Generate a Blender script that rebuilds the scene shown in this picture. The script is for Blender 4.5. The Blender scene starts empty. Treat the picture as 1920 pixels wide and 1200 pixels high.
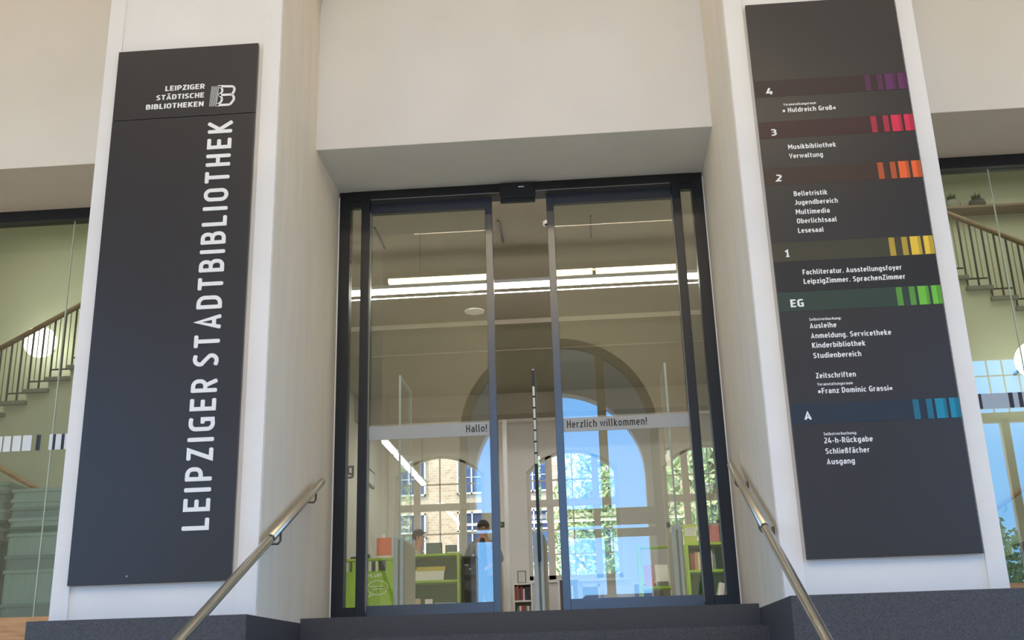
import bpy, bmesh, math, random
from mathutils import Vector, Matrix
random.seed(7)
SC = bpy.context.scene
COL = SC.collection
PI = math.pi

# ------------------------------------------------------------------ camera
CAM = (0.4419, -8.4593, -0.4616)
F_PX, PITCH, YAW, ROLL = 2022.29, 0.3175, -0.0637, -0.0301
cd = bpy.data.cameras.new('camera'); cam = bpy.data.objects.new('camera', cd); COL.objects.link(cam)
fw = Vector((math.sin(YAW)*math.cos(PITCH), math.cos(YAW)*math.cos(PITCH), math.sin(PITCH)))
rt = Vector((math.cos(YAW), -math.sin(YAW), 0)); up = rt.cross(fw)
c_, s_ = math.cos(ROLL), math.sin(ROLL)
r2 = c_*rt + s_*up; u2 = -s_*rt + c_*up
M4 = Matrix((r2, u2, -fw)).transposed().to_4x4(); M4.translation = CAM
cam.matrix_world = M4
cd.sensor_fit = 'HORIZONTAL'; cd.sensor_width = 36.0; cd.lens = 36.0*F_PX/1920.0
cd.clip_start = 0.05; cd.clip_end = 400
SC.camera = cam
SC.view_settings.view_transform = 'Standard'; SC.view_settings.look = 'None'
SC.view_settings.gamma = 1.0; SC.view_settings.exposure = 0.38
SC.view_settings.use_curve_mapping = False
SC.cycles.max_bounces = 9; SC.cycles.diffuse_bounces = 5; SC.cycles.transparent_max_bounces = 24
SC.cycles.glossy_bounces = 4; SC.cycles.sample_clamp_indirect = 6.0
SC.cycles.use_denoising = True

# ------------------------------------------------------------------ sky
w = bpy.data.worlds.new('sky'); SC.world = w; w.use_nodes = True
nt = w.node_tree; nt.nodes.clear()
tc = nt.nodes.new('ShaderNodeTexCoord'); sp = nt.nodes.new('ShaderNodeSeparateXYZ')
rp = nt.nodes.new('ShaderNodeValToRGB'); bg = nt.nodes.new('ShaderNodeBackground'); ow = nt.nodes.new('ShaderNodeOutputWorld')
nt.links.new(tc.outputs['Generated'], sp.inputs[0]); nt.links.new(sp.outputs['Z'], rp.inputs[0])
rp.color_ramp.elements[0].position = 0.0; rp.color_ramp.elements[0].color = (.30, .60, 1, 1)
rp.color_ramp.elements[1].position = 0.16; rp.color_ramp.elements[1].color = (.15, .46, 1, 1)
e3 = rp.color_ramp.elements.new(.34); e3.color = (.15, .46, 1, 1)
e4 = rp.color_ramp.elements.new(.55); e4.color = (.62, .64, .68, 1)
nt.links.new(rp.outputs[0], bg.inputs[0]); nt.links.new(bg.outputs[0], ow.inputs[0])
bg.inputs[1].default_value = 5.0
sl = bpy.data.lights.new('sun', 'SUN'); sl.energy = 4.0; sl.angle = .02; sl.color = (1, .93, .82)
so = bpy.data.objects.new('sun', sl); so.rotation_euler = Vector((.62, .50, -.95)).to_track_quat('-Z', 'Y').to_euler(); COL.objects.link(so)

# ------------------------------------------------------------------ lamps of the rooms and added fill lights
def area(name, loc, size, sizey, energy, col, rot=(0, 0, 0)):
    l = bpy.data.lights.new(name, 'AREA'); l.shape = 'RECTANGLE'; l.size = size; l.size_y = sizey
    l.energy = energy; l.color = col
    o = bpy.data.objects.new(name, l); o.location = loc; o.rotation_euler = rot; COL.objects.link(o); return o
WARM = (1.0, .83, .60)
area('hall_ceiling_lamp', (-5.5, -7.0, 8.7), 3.0, 3.0, 36, WARM)
area('hall_ceiling_lamp', (5.5, -7.0, 8.7), 3.0, 3.0, 36, WARM)
area('hall_ceiling_lamp', (0, -7.5, 8.7), 3.0, 3.0, 36, WARM)
area('hall_ceiling_lamp', (0, -12.0, 8.7), 6.0, 2.0, 330, WARM)
area('library_entry_fill', (0.1, .42, 3.68), 5.0, .35, 30, (1, .93, .82), (.8, 0, 0))  # added fill, out of sight above the doors
area('strip_lamp_light', (0, 2.0, 3.328), 5.9, .03, 95, (1, .98, .95), (.75, 0, 0))
area('reading_room_fill', (0.1, 8.7, 3.72), 5.6, .5, 14, (1, .96, .9), (.3, 0, 0))  # fill light added behind the beam, no fitting there
area('stairwell_fill', (-5.6, 3.4, 5.85), 4.0, 3.0, 62, (1, .96, .86))  # both stairwells get an added overhead fill, above the view
area('stairwell_fill', (5.6, 3.4, 5.85), 4.0, 3.0, 62, (1, .96, .86))

# ------------------------------------------------------------------ materials
def srgb(r, g, b):
    f = lambda c: (c/255/12.92) if c/255 <= .04045 else ((c/255+.055)/1.055)**2.4
    return (f(r), f(g), f(b), 1)
def mat(name, col, rough=.6, metal=0, noise=0, scale=8, col2=None, bump=0, emit=0, spec=.5, detail=4, stretch=None):
    m = bpy.data.materials.new(name); m.use_nodes = True
    n = m.node_tree; b = n.nodes['Principled BSDF']
    b.inputs['Base Color'].default_value = col; b.inputs['Roughness'].default_value = rough
    b.inputs['Metallic'].default_value = metal; b.inputs['Specular IOR Level'].default_value = spec
    if noise or bump:
        t = n.nodes.new('ShaderNodeTexCoord'); nz = n.nodes.new('ShaderNodeTexNoise')
        nz.inputs['Scale'].default_value = scale; nz.inputs['Detail'].default_value = detail
        if stretch:
            mp = n.nodes.new('ShaderNodeMapping'); mp.inputs['Scale'].default_value = stretch
            n.links.new(t.outputs['Object'], mp.inputs[0]); n.links.new(mp.outputs[0], nz.inputs['Vector'])
        else:
            n.links.new(t.outputs['Object'], nz.inputs['Vector'])
        if noise:
            r = n.nodes.new('ShaderNodeValToRGB')
            c2 = col2 or tuple(min(1, x*(1-noise)) for x in col[:3])+(1,)
            r.color_ramp.elements[0].color = c2; r.color_ramp.elements[1].color = col
            r.color_ramp.elements[0].position = .32; r.color_ramp.elements[1].position = .62
            n.links.new(nz.outputs[0], r.inputs[0]); n.links.new(r.outputs[0], b.inputs['Base Color'])
        if bump:
            bp = n.nodes.new('ShaderNodeBump'); bp.inputs['Strength'].default_value = bump; bp.inputs['Distance'].default_value = .01
            n.links.new(nz.outputs[0], bp.inputs['Height']); n.links.new(bp.outputs[0], b.inputs['Normal'])
    if emit:
        b.inputs['Emission Color'].default_value = col; b.inputs['Emission Strength'].default_value = emit
    return m
def glass(name, tint, refl):
    m = bpy.data.materials.new(name); m.use_nodes = True; n = m.node_tree; n.nodes.clear()
    o = n.nodes.new('ShaderNodeOutputMaterial'); mx = n.nodes.new('ShaderNodeMixShader')
    t = n.nodes.new('ShaderNodeBsdfTransparent'); g = n.nodes.new('ShaderNodeBsdfGlossy')
    t.inputs[0].default_value = tint; g.inputs['Roughness'].default_value = 0; g.inputs[0].default_value = (1, 1, 1, 1)
    lw = n.nodes.new('ShaderNodeLayerWeight'); lw.inputs[0].default_value = .5
    p = n.nodes.new('ShaderNodeMath'); p.operation = 'POWER'; p.inputs[1].default_value = 5
    n.links.new(lw.outputs['Facing'], p.inputs[0])
    ml = n.nodes.new('ShaderNodeMath'); ml.operation = 'MULTIPLY_ADD'; ml.inputs[1].default_value = 1-refl; ml.inputs[2].default_value = refl
    n.links.new(p.outputs[0], ml.inputs[0]); n.links.new(ml.outputs[0], mx.inputs[0])
    n.links.new(t.outputs[0], mx.inputs[1]); n.links.new(g.outputs[0], mx.inputs[2]); n.links.new(mx.outputs[0], o.inputs[0])
    return m
def brick(name):
    m = bpy.data.materials.new(name); m.use_nodes = True; n = m.node_tree; b = n.nodes['Principled BSDF']
    t = n.nodes.new('ShaderNodeTexCoord'); mp = n.nodes.new('ShaderNodeMapping'); mp.inputs['Rotation'].default_value = (PI/2, 0, 0)
    br = n.nodes.new('ShaderNodeTexBrick'); br.inputs['Scale'].default_value = 3.2
    br.inputs['Color1'].default_value = srgb(186, 148, 116); br.inputs['Color2'].default_value = srgb(206, 174, 142); br.inputs['Mortar'].default_value = srgb(206, 192, 172)
    n.links.new(t.outputs['Object'], mp.inputs[0]); n.links.new(mp.outputs[0], br.inputs['Vector']); n.links.new(br.outputs[0], b.inputs['Base Color'])
    b.inputs['Roughness'].default_value = .9
    return m
def wood(name, a, b2, stretch=(1.5, 14, 14)):
    return mat(name, a, .45, noise=.2, scale=3, col2=b2, detail=6, stretch=stretch)
M = dict(
    plaster=mat('cream_plaster', srgb(230, 222, 208), .8, noise=.05, scale=1.3, bump=.05),
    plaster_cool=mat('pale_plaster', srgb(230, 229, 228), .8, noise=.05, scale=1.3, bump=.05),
    white=mat('white_paint', srgb(236, 234, 232), .7, noise=.04, scale=2.5),
    reveal=mat('reveal_paint', srgb(240, 228, 208), .75, noise=.06, scale=1.6, stretch=(1, 6, .8)),
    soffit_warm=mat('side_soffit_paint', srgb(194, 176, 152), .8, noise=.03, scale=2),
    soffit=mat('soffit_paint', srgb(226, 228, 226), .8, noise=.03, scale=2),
    granite=mat('dark_granite', srgb(80, 80, 84), .55, noise=.45, scale=150, col2=srgb(52, 53, 58), bump=.05),
    granite_side=mat('rough_granite', srgb(80, 80, 80), .8, noise=.4, scale=60, col2=srgb(60, 59, 56)),
    oak=wood('oak_board', srgb(205, 150, 92), srgb(176, 122, 66)),
    floor=mat('library_floor', srgb(200, 192, 178), .4, noise=.1, scale=4),
    hallfloor=mat('hall_floor', srgb(214, 210, 202), .5, noise=.15, scale=5),
    black=mat('black_aluminium', srgb(26, 27, 32), .35, noise=.1, scale=30),
    navy=mat('navy_aluminium', srgb(36, 41, 58), .30, noise=.05, scale=40, spec=.6),
    grille=mat('grey_strip', srgb(150, 150, 152), .4, noise=.05),
    steel=mat('brushed_steel', srgb(206, 199, 186), .36, metal=1, noise=.015, scale=6),
    bracket=mat('dark_steel', srgb(110, 104, 98), .35, metal=1, noise=.05),
    sign=mat('anthracite_board', srgb(48, 47, 50), .34, noise=.06, scale=3),
    letter=mat('white_lettering', srgb(242, 242, 242), .5, noise=.02),
    doorglass=glass('door_glass', (.91, .93, .88, 1), .08),
    sideglass=glass('green_glass', (.88, .93, .86, 1), .075),
    winglass=glass('window_glass', (.96, .97, .96, 1), .03),
    acrylic=glass('clear_acrylic', (.95, .97, .95, 1), .03),
    film=mat('frosted_band', srgb(188, 193, 198), .5, noise=.02),
    ink=mat('dark_print', srgb(52, 54, 58), .6, noise=.02),
    greyink=mat('grey_print', srgb(108, 110, 104), .6, noise=.02),
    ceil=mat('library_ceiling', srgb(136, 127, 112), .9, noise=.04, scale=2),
    ceil_lifted=mat('aisle_ceiling_lifted', srgb(140, 135, 116), .9, noise=.03, scale=2),  # ceiling tone lifted to stand in for light deeper in the aisle
    libwall=mat('library_wall', srgb(214, 208, 196), .8, noise=.03, scale=1.5),
    farwall=mat('reading_room_wall', srgb(226, 224, 220), .8, noise=.03, scale=1.5),
    winframe=mat('window_frame_paint', srgb(216, 210, 198), .5, noise=.03),
    lime=mat('lime_laminate', srgb(150, 192, 20), .45, noise=.04, scale=3),
    limedark=mat('lime_laminate_back', srgb(92, 138, 30), .55, noise=.05, scale=3),
    stairwall=mat('stairwell_paint', srgb(204, 204, 184), .85, noise=.04, scale=1.2),
    tread=mat('stone_tread', srgb(128, 126, 120), .7, noise=.15, scale=25),
    iron=mat('black_iron', srgb(24, 23, 23), .5, noise=.1, scale=30),
    rod=mat('olive_rod', srgb(120, 118, 92), .5, noise=.1, scale=30),
    darkwood=wood('walnut_rail', srgb(128, 100, 70), srgb(98, 74, 50)),
    lightwood=wood('beech_rail', srgb(188, 140, 90), srgb(160, 112, 66)),
    globe=mat('opal_globe', (1, .97, .92, 1), .4, noise=.01, emit=5),
    led=mat('white_led', (1, .98, .95, 1), .4, noise=.01, emit=10),
    warmled=mat('warm_led', (1, .84, .52, 1), .4, noise=.01, emit=18),
    crate=mat('grey_green_crate', srgb(146, 160, 150), .5, noise=.12, scale=60, stretch=(1, 1, .15)),
    cratedark=mat('dark_green_crate', srgb(56, 84, 66), .5, noise=.08, scale=10),
    crategrey=mat('mid_grey_crate', srgb(112, 126, 120), .5, noise=.12, scale=40),
    gatepost=mat('grey_gate_post', srgb(150, 148, 136), .5, noise=.05),
    gateedge=mat('pale_blue_edge', srgb(184, 204, 220), .4, noise=.05),
    jointedge=mat('pale_green_edge', srgb(196, 202, 178), .4, noise=.05),
    gateblack=mat('black_gate_strip', srgb(22, 26, 24), .4, noise=.05),
    gatelight=mat('white_gate_marker', srgb(236, 240, 240), .4, noise=.02),
    paper=mat('white_paper', srgb(232, 230, 224), .7, noise=.03),
    olive=mat('yellow_green_card', srgb(176, 184, 78), .6, noise=.04),
    orange=mat('orange_card', srgb(222, 112, 70), .6, noise=.04),
    pink=mat('dusty_red_card', srgb(190, 110, 112), .6, noise=.04),
    yellow=mat('yellow_card', srgb(206, 182, 60), .6, noise=.04),
    monitor=mat('dark_monitor', srgb(62, 64, 60), .4, noise=.05),
    skin=mat('skin', srgb(206, 152, 130), .6, noise=.06, scale=12),
    hair=mat('dark_hair', srgb(66, 52, 46), .6, noise=.3, scale=40),
    blackhair=mat('black_hair', srgb(34, 30, 34), .6, noise=.3, scale=40),
    jacket=mat('grey_jacket', srgb(146, 148, 152), .8, noise=.1, scale=20),
    blackcloth=mat('black_cloth', srgb(28, 28, 32), .8, noise=.2, scale=20),
    shirt=mat('white_shirt', srgb(214, 214, 210), .8, noise=.06, scale=20),
    tan=mat('tan_shelf', srgb(206, 192, 160), .6, noise=.06),
    cabinet=mat('brown_cabinet', srgb(92, 78, 76), .6, noise=.08),
    brick=brick('yellow_brick'),
    house=mat('hazy_house_render', srgb(176, 184, 205), .9, noise=.1), roof=mat('hazy_slate_roof', srgb(130, 140, 168), .9, noise=.2),  # blue haze of distance mixed into both colours
    darkpane=mat('dark_window_pane', srgb(74, 80, 110), .15, noise=.3, scale=2),
    archframe=mat('arch_frame_shaded', srgb(128, 122, 108), .7, noise=.1, scale=4),  # dark tone carries the shade of the deep wall reveal
    leaf=mat('bright_leaf', srgb(176, 196, 142), .7, noise=.35, scale=3), leaf2=mat('dark_leaf', srgb(168, 190, 138), .7, noise=.35, scale=3),
    bark=mat('bark', srgb(96, 82, 66), .9, noise=.3, scale=20),
    ground=mat('paving', srgb(140, 135, 128), .9, noise=.2, scale=2),
    pot=mat('concrete_pot', srgb(150, 148, 136), .8, noise=.1, scale=20), potdark=mat('charcoal_pot', srgb(60, 60, 58), .7, noise=.1),
    succ=mat('dark_succulent', srgb(52, 74, 44), .6, noise=.2, scale=20),
    dimwhite=mat('acoustic_panel', srgb(232, 226, 220), .8, noise=.02),
)

_p = M['navy'].node_tree.nodes['Principled BSDF']; _p.inputs['Specular IOR Level'].default_value = 1.0; _p.inputs['Coat Weight'].default_value = 0.5; _p.inputs['Coat Roughness'].default_value = .22
# ------------------------------------------------------------------ mesh helpers
def bx(bm, x0, y0, z0, x1, y1, z1):
    v = [bm.verts.new(p) for p in ((x0,y0,z0),(x1,y0,z0),(x1,y1,z0),(x0,y1,z0),(x0,y0,z1),(x1,y0,z1),(x1,y1,z1),(x0,y1,z1))]
    for f in ((3,2,1,0),(4,5,6,7),(0,1,5,4),(1,2,6,5),(2,3,7,6),(3,0,4,7)): bm.faces.new([v[i] for i in f])
def tube(bm, pts, r, seg=12, cap=True):
    pts = [Vector(p) for p in pts]; rings = []
    for i, p in enumerate(pts):
        d = (pts[min(i+1, len(pts)-1)]-pts[max(i-1, 0)]).normalized()
        a = d.orthogonal().normalized() if i == 0 else (rings_a - d*rings_a.dot(d)).normalized()
        rings_a = a; b = d.cross(a); rr = r[i] if isinstance(r, (list, tuple)) else r
        rings.append([bm.verts.new(p+(a*math.cos(t)+b*math.sin(t))*rr) for t in [2*PI*k/seg for k in range(seg)]])
    for i in range(len(rings)-1):
        for k in range(seg):
            f = bm.faces.new((rings[i][k], rings[i][(k+1) % seg], rings[i+1][(k+1) % seg], rings[i+1][k])); f.smooth = True
    if cap: bm.faces.new(rings[0][::-1]); bm.faces.new(rings[-1])
def prism(bm, poly, axis, a, b):
    """poly: 2-D outline; axis 'y' -> (x,z) extruded along y; 'x' -> (y,z) along x; 'z' -> (x,y) along z"""
    def P(p, t): return {'y': (p[0], t, p[1]), 'x': (t, p[0], p[1]), 'z': (p[0], p[1], t)}[axis]
    A = [bm.verts.new(P(p, a)) for p in poly]; B = [bm.verts.new(P(p, b)) for p in poly]; n = len(poly)
    bm.faces.new(A); bm.faces.new(B[::-1])
    for i in range(n): bm.faces.new((A[i], B[i], B[(i+1) % n], A[(i+1) % n]))
def sphere(bm, c, r, sc=(1, 1, 1), seg=20, ring=14):
    m = Matrix.Translation(c) @ Matrix.Diagonal((r*sc[0], r*sc[1], r*sc[2], 1))
    g = bmesh.ops.create_uvsphere(bm, u_segments=seg, v_segments=ring, radius=1, matrix=m)
    for v in g['verts']:
        for f in v.link_faces: f.smooth = True
def link(name, bm, m, parent=None, bevel=0):
    bmesh.ops.recalc_face_normals(bm, faces=bm.faces)
    me = bpy.data.meshes.new(name); bm.to_mesh(me); bm.free()
    me.materials.append(M[m] if isinstance(m, str) else m)
    o = bpy.data.objects.new(name, me); COL.objects.link(o)
    if parent: o.parent = parent; o.matrix_parent_inverse = Matrix.Translation(-parent.location) if parent.type == 'EMPTY' and not parent.parent else parent.matrix_world.inverted()
    if bevel:
        md = o.modifiers.new('bevel', 'BEVEL'); md.width = bevel; md.segments = 2; md.limit_method = 'ANGLE'
    return o
def box(name, m, b, parent=None, bevel=0):
    bm = bmesh.new()
    for q in (b if isinstance(b[0], (tuple, list)) else [b]): bx(bm, *q)
    return link(name, bm, m, parent, bevel)
def struct(o): o['kind'] = 'structure'; return o
def tag(o, label, cat, group=None):
    o['label'] = label; o['category'] = cat
    if group: o['group'] = group
    return o
def thing(name, label, cat, loc=(0, 0, 0), group=None):
    o = bpy.data.objects.new(name, None); o.location = loc; o.empty_display_size = .1; COL.objects.link(o)
    return tag(o, label, cat, group)
def sroot(name, loc=(0, 0, 0)):
    o = bpy.data.objects.new(name, None); o.location = loc; o.empty_display_size = .1; COL.objects.link(o); o['kind'] = 'structure'; return o
def arc(cx, cz, r, a0, a1, n): return [(cx+r*math.cos(a0+(a1-a0)*k/n), cz+r*math.sin(a0+(a1-a0)*k/n)) for k in range(n+1)]

# lettering: a condensed grotesque drawn as stroke skeletons (cap height 1, x-height .72)
def glyphs():
    G = {}; h = .08; q = PI/2
    def bowl(x0, x1, z0, z1, r): return [(x0, z1)]+arc(x1-r, z1-r, r, q, 0, 6)+arc(x1-r, z0+r, r, 0, -q, 6)+[(x0, z0)]
    def lbowl(x0, x1, z0, z1, r): return [(x1, z1)]+arc(x0+r, z1-r, r, q, PI, 6)+arc(x0+r, z0+r, r, PI, 3*q, 6)+[(x1, z0)]
    def rr(x0, x1, z0, z1, r):
        p = arc(x1-r, z0+r, r, -q, 0, 6)+arc(x1-r, z1-r, r, 0, q, 6)+arc(x0+r, z1-r, r, q, PI, 6)+arc(x0+r, z0+r, r, PI, 3*q, 6)
        return p+[p[0]]
    T = 1-h
    G['L'] = (.44, [[(h, 1), (h, h), (.44, h)]])
    G['E'] = (.47, [[(.47, T), (h, T), (h, h), (.47, h)], [(h, .51), (.43, .51)]])
    G['F'] = (.45, [[(.45, T), (h, T), (h, 0)], [(h, .49), (.40, .49)]])
    G['I'] = (.16, [[(h, 0), (h, 1)]])
    G['P'] = (.52, [[(h, 0), (h, 1)], bowl(h, .52-h, .42, T, .2)])
    G['Z'] = (.47, [[(.02, T), (.39, T), (.08, h), (.47, h)]])
    G['C'] = (.50, [[(.48, .88), (.38, T)]+arc(h+.2, T-.2, .2, q, PI, 6)+arc(h+.2, h+.2, .2, PI, 3*q, 6)+[(.38, h), (.48, .12)]])
    G['G'] = (.53, [[(.50, .89), (.40, T)]+arc(h+.2, T-.2, .2, q, PI, 6)+arc(h+.2, h+.2, .2, PI, 3*q, 6)+[(.53-h, h+.02), (.53-h, .47), (.28, .47)]])
    G['R'] = (.54, [[(h, 0), (h, 1)], bowl(h, .52-h, .45, T, .2), [(.27, .45), (.46, 0)]])
    G['S'] = (.50, [[(.45, .89), (.32, T)]+arc(h+.2, T-.2, .2, q, PI*1.12, 6)+[(.25, .51)]+arc(.50-h-.2, h+.2, .2, .12*PI, -q, 7)+[(.17, h), (.03, .13)]])
    G['T'] = (.50, [[(0, T), (.50, T)], [(.25, T), (.25, 0)]])
    G['A'] = (.58, [[(.07, 0), (.29, T), (.51, 0)], [(.14, .27), (.44, .27)]])
    G['D'] = (.54, [[(h, 0), (h, 1)], bowl(h, .54-h, h, T, .24)])
    G['B'] = (.53, [[(h, 0), (h, 1)], bowl(h, .50-h, .53, T, .17), bowl(h, .53-h, h, .53, .19)])
    G['O'] = (.56, [rr(h, .56-h, h, T, .2)])
    G['H'] = (.54, [[(h, 0), (h, 1)], [(.54-h, 0), (.54-h, 1)], [(h, .51), (.54-h, .51)]])
    G['K'] = (.53, [[(h, 0), (h, 1)], [(.47, 1), (.17, .52), (.50, 0)]])
    G['M'] = (.70, [[(h, 0), (h, 1)], [(.70-h, 0), (.70-h, 1)], [(h, .97), (.35, .38), (.70-h, .97)]])
    G['N'] = (.56, [[(h, 0), (h, 1)], [(.56-h, 0), (.56-h, 1)], [(h, .95), (.56-h, .05)]])
    G['V'] = (.56, [[(.05, 1), (.28, .07), (.51, 1)]])
    G['W'] = (.80, [[(.05, 1), (.21, .07), (.40, .93), (.59, .07), (.75, 1)]])
    G['J'] = (.40, [[(.40-h, 1), (.40-h, h+.18)]+arc(.40-h-.18, h+.18, .18, 0, -q, 6)+[(.02, h)]])
    X = .72-h
    G['a'] = (.47, [[(.08, .62), (.16, X)]+arc(.27, X-.12, .12, q, 0, 5)+[(.39, 0)], [(.39, .40)]+arc(.20, .28, .12, q, PI, 5)+arc(.20, .20, .12, PI, 3*q, 5)+[(.39, h)]])
    G['b'] = (.49, [[(h, 0), (h, 1)], bowl(h, .41, h, X, .15)])
    G['p'] = (.49, [[(h, -.25), (h, .72)], bowl(h, .41, h, X, .15)])
    G['d'] = (.49, [[(.41, 0), (.41, 1)], lbowl(h, .41, h, X, .15)])
    G['g'] = (.49, [[(.41, .72), (.41, -.05)]+arc(.27, -.05, .14, 0, -q, 5)+[(.09, -.19)], lbowl(h, .41, h, X, .15)])
    G['c'] = (.42, [lbowl(h, .38, h, X, .15)])
    G['e'] = (.48, [[(.40, .32), (.40, .49)]+arc(.25, X-.15, .15, 0, q, 5)+lbowl(h, .38, h, X, .15)[1:], [(h, .36), (.40, .36)]])
    G['f'] = (.34, [[(.34, .92)]+arc(.25, .80, .12, q, PI, 5)+[(.13, 0)], [(0, X), (.31, X)]])
    G['h'] = (.49, [[(h, 0), (h, 1)], [(h, X)]+arc(.26, X-.15, .15, q, 0, 5)+[(.41, 0)]])
    G['n'] = (.49, [[(h, 0), (h, .72)], [(h, X)]+arc(.26, X-.15, .15, q, 0, 5)+[(.41, 0)]])
    G['m'] = (.74, [[(h, 0), (h, .72)], [(h, X)]+arc(.24, X-.13, .13, q, 0, 5)+[(.37, 0)], [(.37, X)]+arc(.53, X-.13, .13, q, 0, 5)+[(.66, 0)]])
    G['i'] = (.16, [[(h, 0), (h, .72)], [(h, .84), (h, 1)]])
    G['k'] = (.46, [[(h, 0), (h, 1)], [(.39, .72), (.14, .38), (.42, 0)]])
    G['l'] = (.22, [[(h, 1), (h, .18), (.12, h), (.22, h)]])
    G['o'] = (.49, [rr(h, .41, h, X, .15)])
    G['r'] = (.33, [[(h, 0), (h, .72)], [(h, .60), (.16, X), (.32, X)]])
    G['s'] = (.43, [[(.37, X), (.20, X)]+arc(.20, .505, .135, q, 3*q, 6)+arc(.24, .225, .145, q, -q, 6)+[(.04, h)]])
    G['t'] = (.34, [[(.13, .93), (.13, .2)]+arc(.25, .2, .12, PI, 3*q, 5)+[(.33, h)], [(0, X), (.32, X)]])
    G['u'] = (.49, [[(h, .72), (h, .23)]+arc(.23, .23, .15, PI, 3*q, 5)+[(.41, h)], [(.41, 0), (.41, .72)]])
    G['w'] = (.70, [[(.05, .72), (.19, .06), (.35, .66), (.51, .06), (.65, .72)]])
    G['z'] = (.42, [[(.03, X), (.34, X), (.07, h), (.41, h)]])
    G['y'] = (.46, [[(.05, .72), (.24, .04)], [(.42, .72), (.20, -.14), (.08, -.19)]])
    G['v'] = (.46, [[(.05, .72), (.23, .06), (.41, .72)]]); G['x'] = (.46, [[(.05, .72), (.41, 0)], [(.41, .72), (.05, 0)]])
    dots = [[(.15, .85), (.15, 1)], [(.34, .85), (.34, 1)]]
    G['ü'] = (.49, G['u'][1]+dots); G['ä'] = (.47, G['a'][1]+dots)
    G['Ä'] = (.58, G['A'][1]+[[(.19, 1.09), (.19, 1.23)], [(.39, 1.09), (.39, 1.23)]])
    G['ß'] = (.50, [[(h, 0), (h, .77)]+arc(.23, .77, .15, PI, 0, 8)+[(.28, .52), (.42, .33), (.42, .22)]+arc(.28, .22, .14, 0, -q, 5)+[(.18, h)]])
    G['.'] = (.18, [[(.09, 0), (.09, .16)]]); G[':'] = (.18, [[(.09, 0), (.09, .16)], [(.09, .5), (.09, .66)]])
    G['-'] = (.32, [[(.03, .38), (.29, .38)]]); G['!'] = (.18, [[(.09, 0), (.09, .16)], [(.09, .3), (.09, 1)]])
    G['?'] = (.42, [[(.04, T)]+arc(.20, .76, .16, q, -q, 6)+[(.17, .48), (.17, .30)], [(.17, 0), (.17, .16)]])
    G['»'] = (.46, [[(.05, .60), (.18, .36), (.05, .12)], [(.25, .60), (.38, .36), (.25, .12)]])
    G['«'] = (.46, [[(.20, .60), (.07, .36), (.20, .12)], [(.40, .60), (.27, .36), (.40, .12)]])
    G['1'] = (.40, [[(.04, .74), (.26, .94), (.26, 0)], [(.08, h), (.42, h)]])
    G['2'] = (.48, [[(.05, T)]+arc(.22, .72, .20, q, -.5, 8)+[(.07, h), (.46, h)]])
    G['3'] = (.48, [[(.05, T), (.22, T)]+arc(.22, .73, .19, q, -q, 7)+[(.16, .54)], [(.16, .54), (.24, .54)]+arc(.20, .31, .23, q, -q, 8)+[(.04, h)]])
    G['4'] = (.52, [[(.28, 1), (.06, .26), (.52, .26)], [(.38, .52), (.38, 0)]])
    return G
GL = glyphs()
def stroke_letters(bm, s, gap, space, place, sw, y0, y1, dstep=.0006):
    """place(u, v) -> (x, z); mitred strokes of width sw (glyph units) with clipped ends; strokes of one glyph differ a hair in depth"""
    u = 0
    for ch in s:
        if ch == ' ': u += space; continue
        wd, strokes = GL[ch]
        for si, st in enumerate(strokes):
            pts = [Vector(p) for p in st]
            pts = [p for i, p in enumerate(pts) if i == 0 or (p-pts[i-1]).length > 1e-3]
            closed = (pts[0]-pts[-1]).length < 2e-3
            if closed: pts = pts[:-1]
            n = len(pts); Lf, Rt = [], []
            for i, p in enumerate(pts):
                din = (p-pts[i-1]).normalized() if (i > 0 or closed) else None
                dout = (pts[(i+1) % n]-p).normalized() if (i < n-1 or closed) else None
                din = din or dout; dout = dout or din
                n1 = Vector((-din[1], din[0])); n2 = Vector((-dout[1], dout[0]))
                mm = (n1+n2).normalized(); L_ = min(sw/2/max(.35, mm.dot(n1)), sw)
                Lf.append(p+mm*L_); Rt.append(p-mm*L_)
            for i in range(n if closed else n-1):
                j = (i+1) % n
                k = min(sw*.22, (pts[j]-pts[i]).length*.45); d = (pts[j]-pts[i]).normalized()*k; e = Vector((-d[1], d[0]))
                poly = [Lf[i]-e, Rt[i]+e] if False else ([Lf[i]+d, Lf[i]-e, Rt[i]+e, Rt[i]+d] if (i == 0 and not closed) else [Lf[i], Rt[i]])
                poly += [Rt[j]-d, Rt[j]+e, Lf[j]-e, Lf[j]-d] if (j == n-1 and not closed) else [Rt[j], Lf[j]]
                prism(bm, [place(u+q[0], q[1]) for q in poly], 'y', y0-dstep*si, y1)
        u += wd+gap
    return u-gap
def text(name, s, x0, x1, z, cap, y, m, parent, sw=.165, depth=.0012):
    tmp = bmesh.new(); U = stroke_letters(tmp, s, .13, .30, lambda u, v: (u, v), .1, 0, 1); tmp.free()
    k = (x1-x0)/U; bm = bmesh.new()
    stroke_letters(bm, s, .13, .30, lambda u, v: (x0+u*k, z+v*cap), sw, y-depth, y, .0002)
    return link(name, bm, m, parent)

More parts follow.
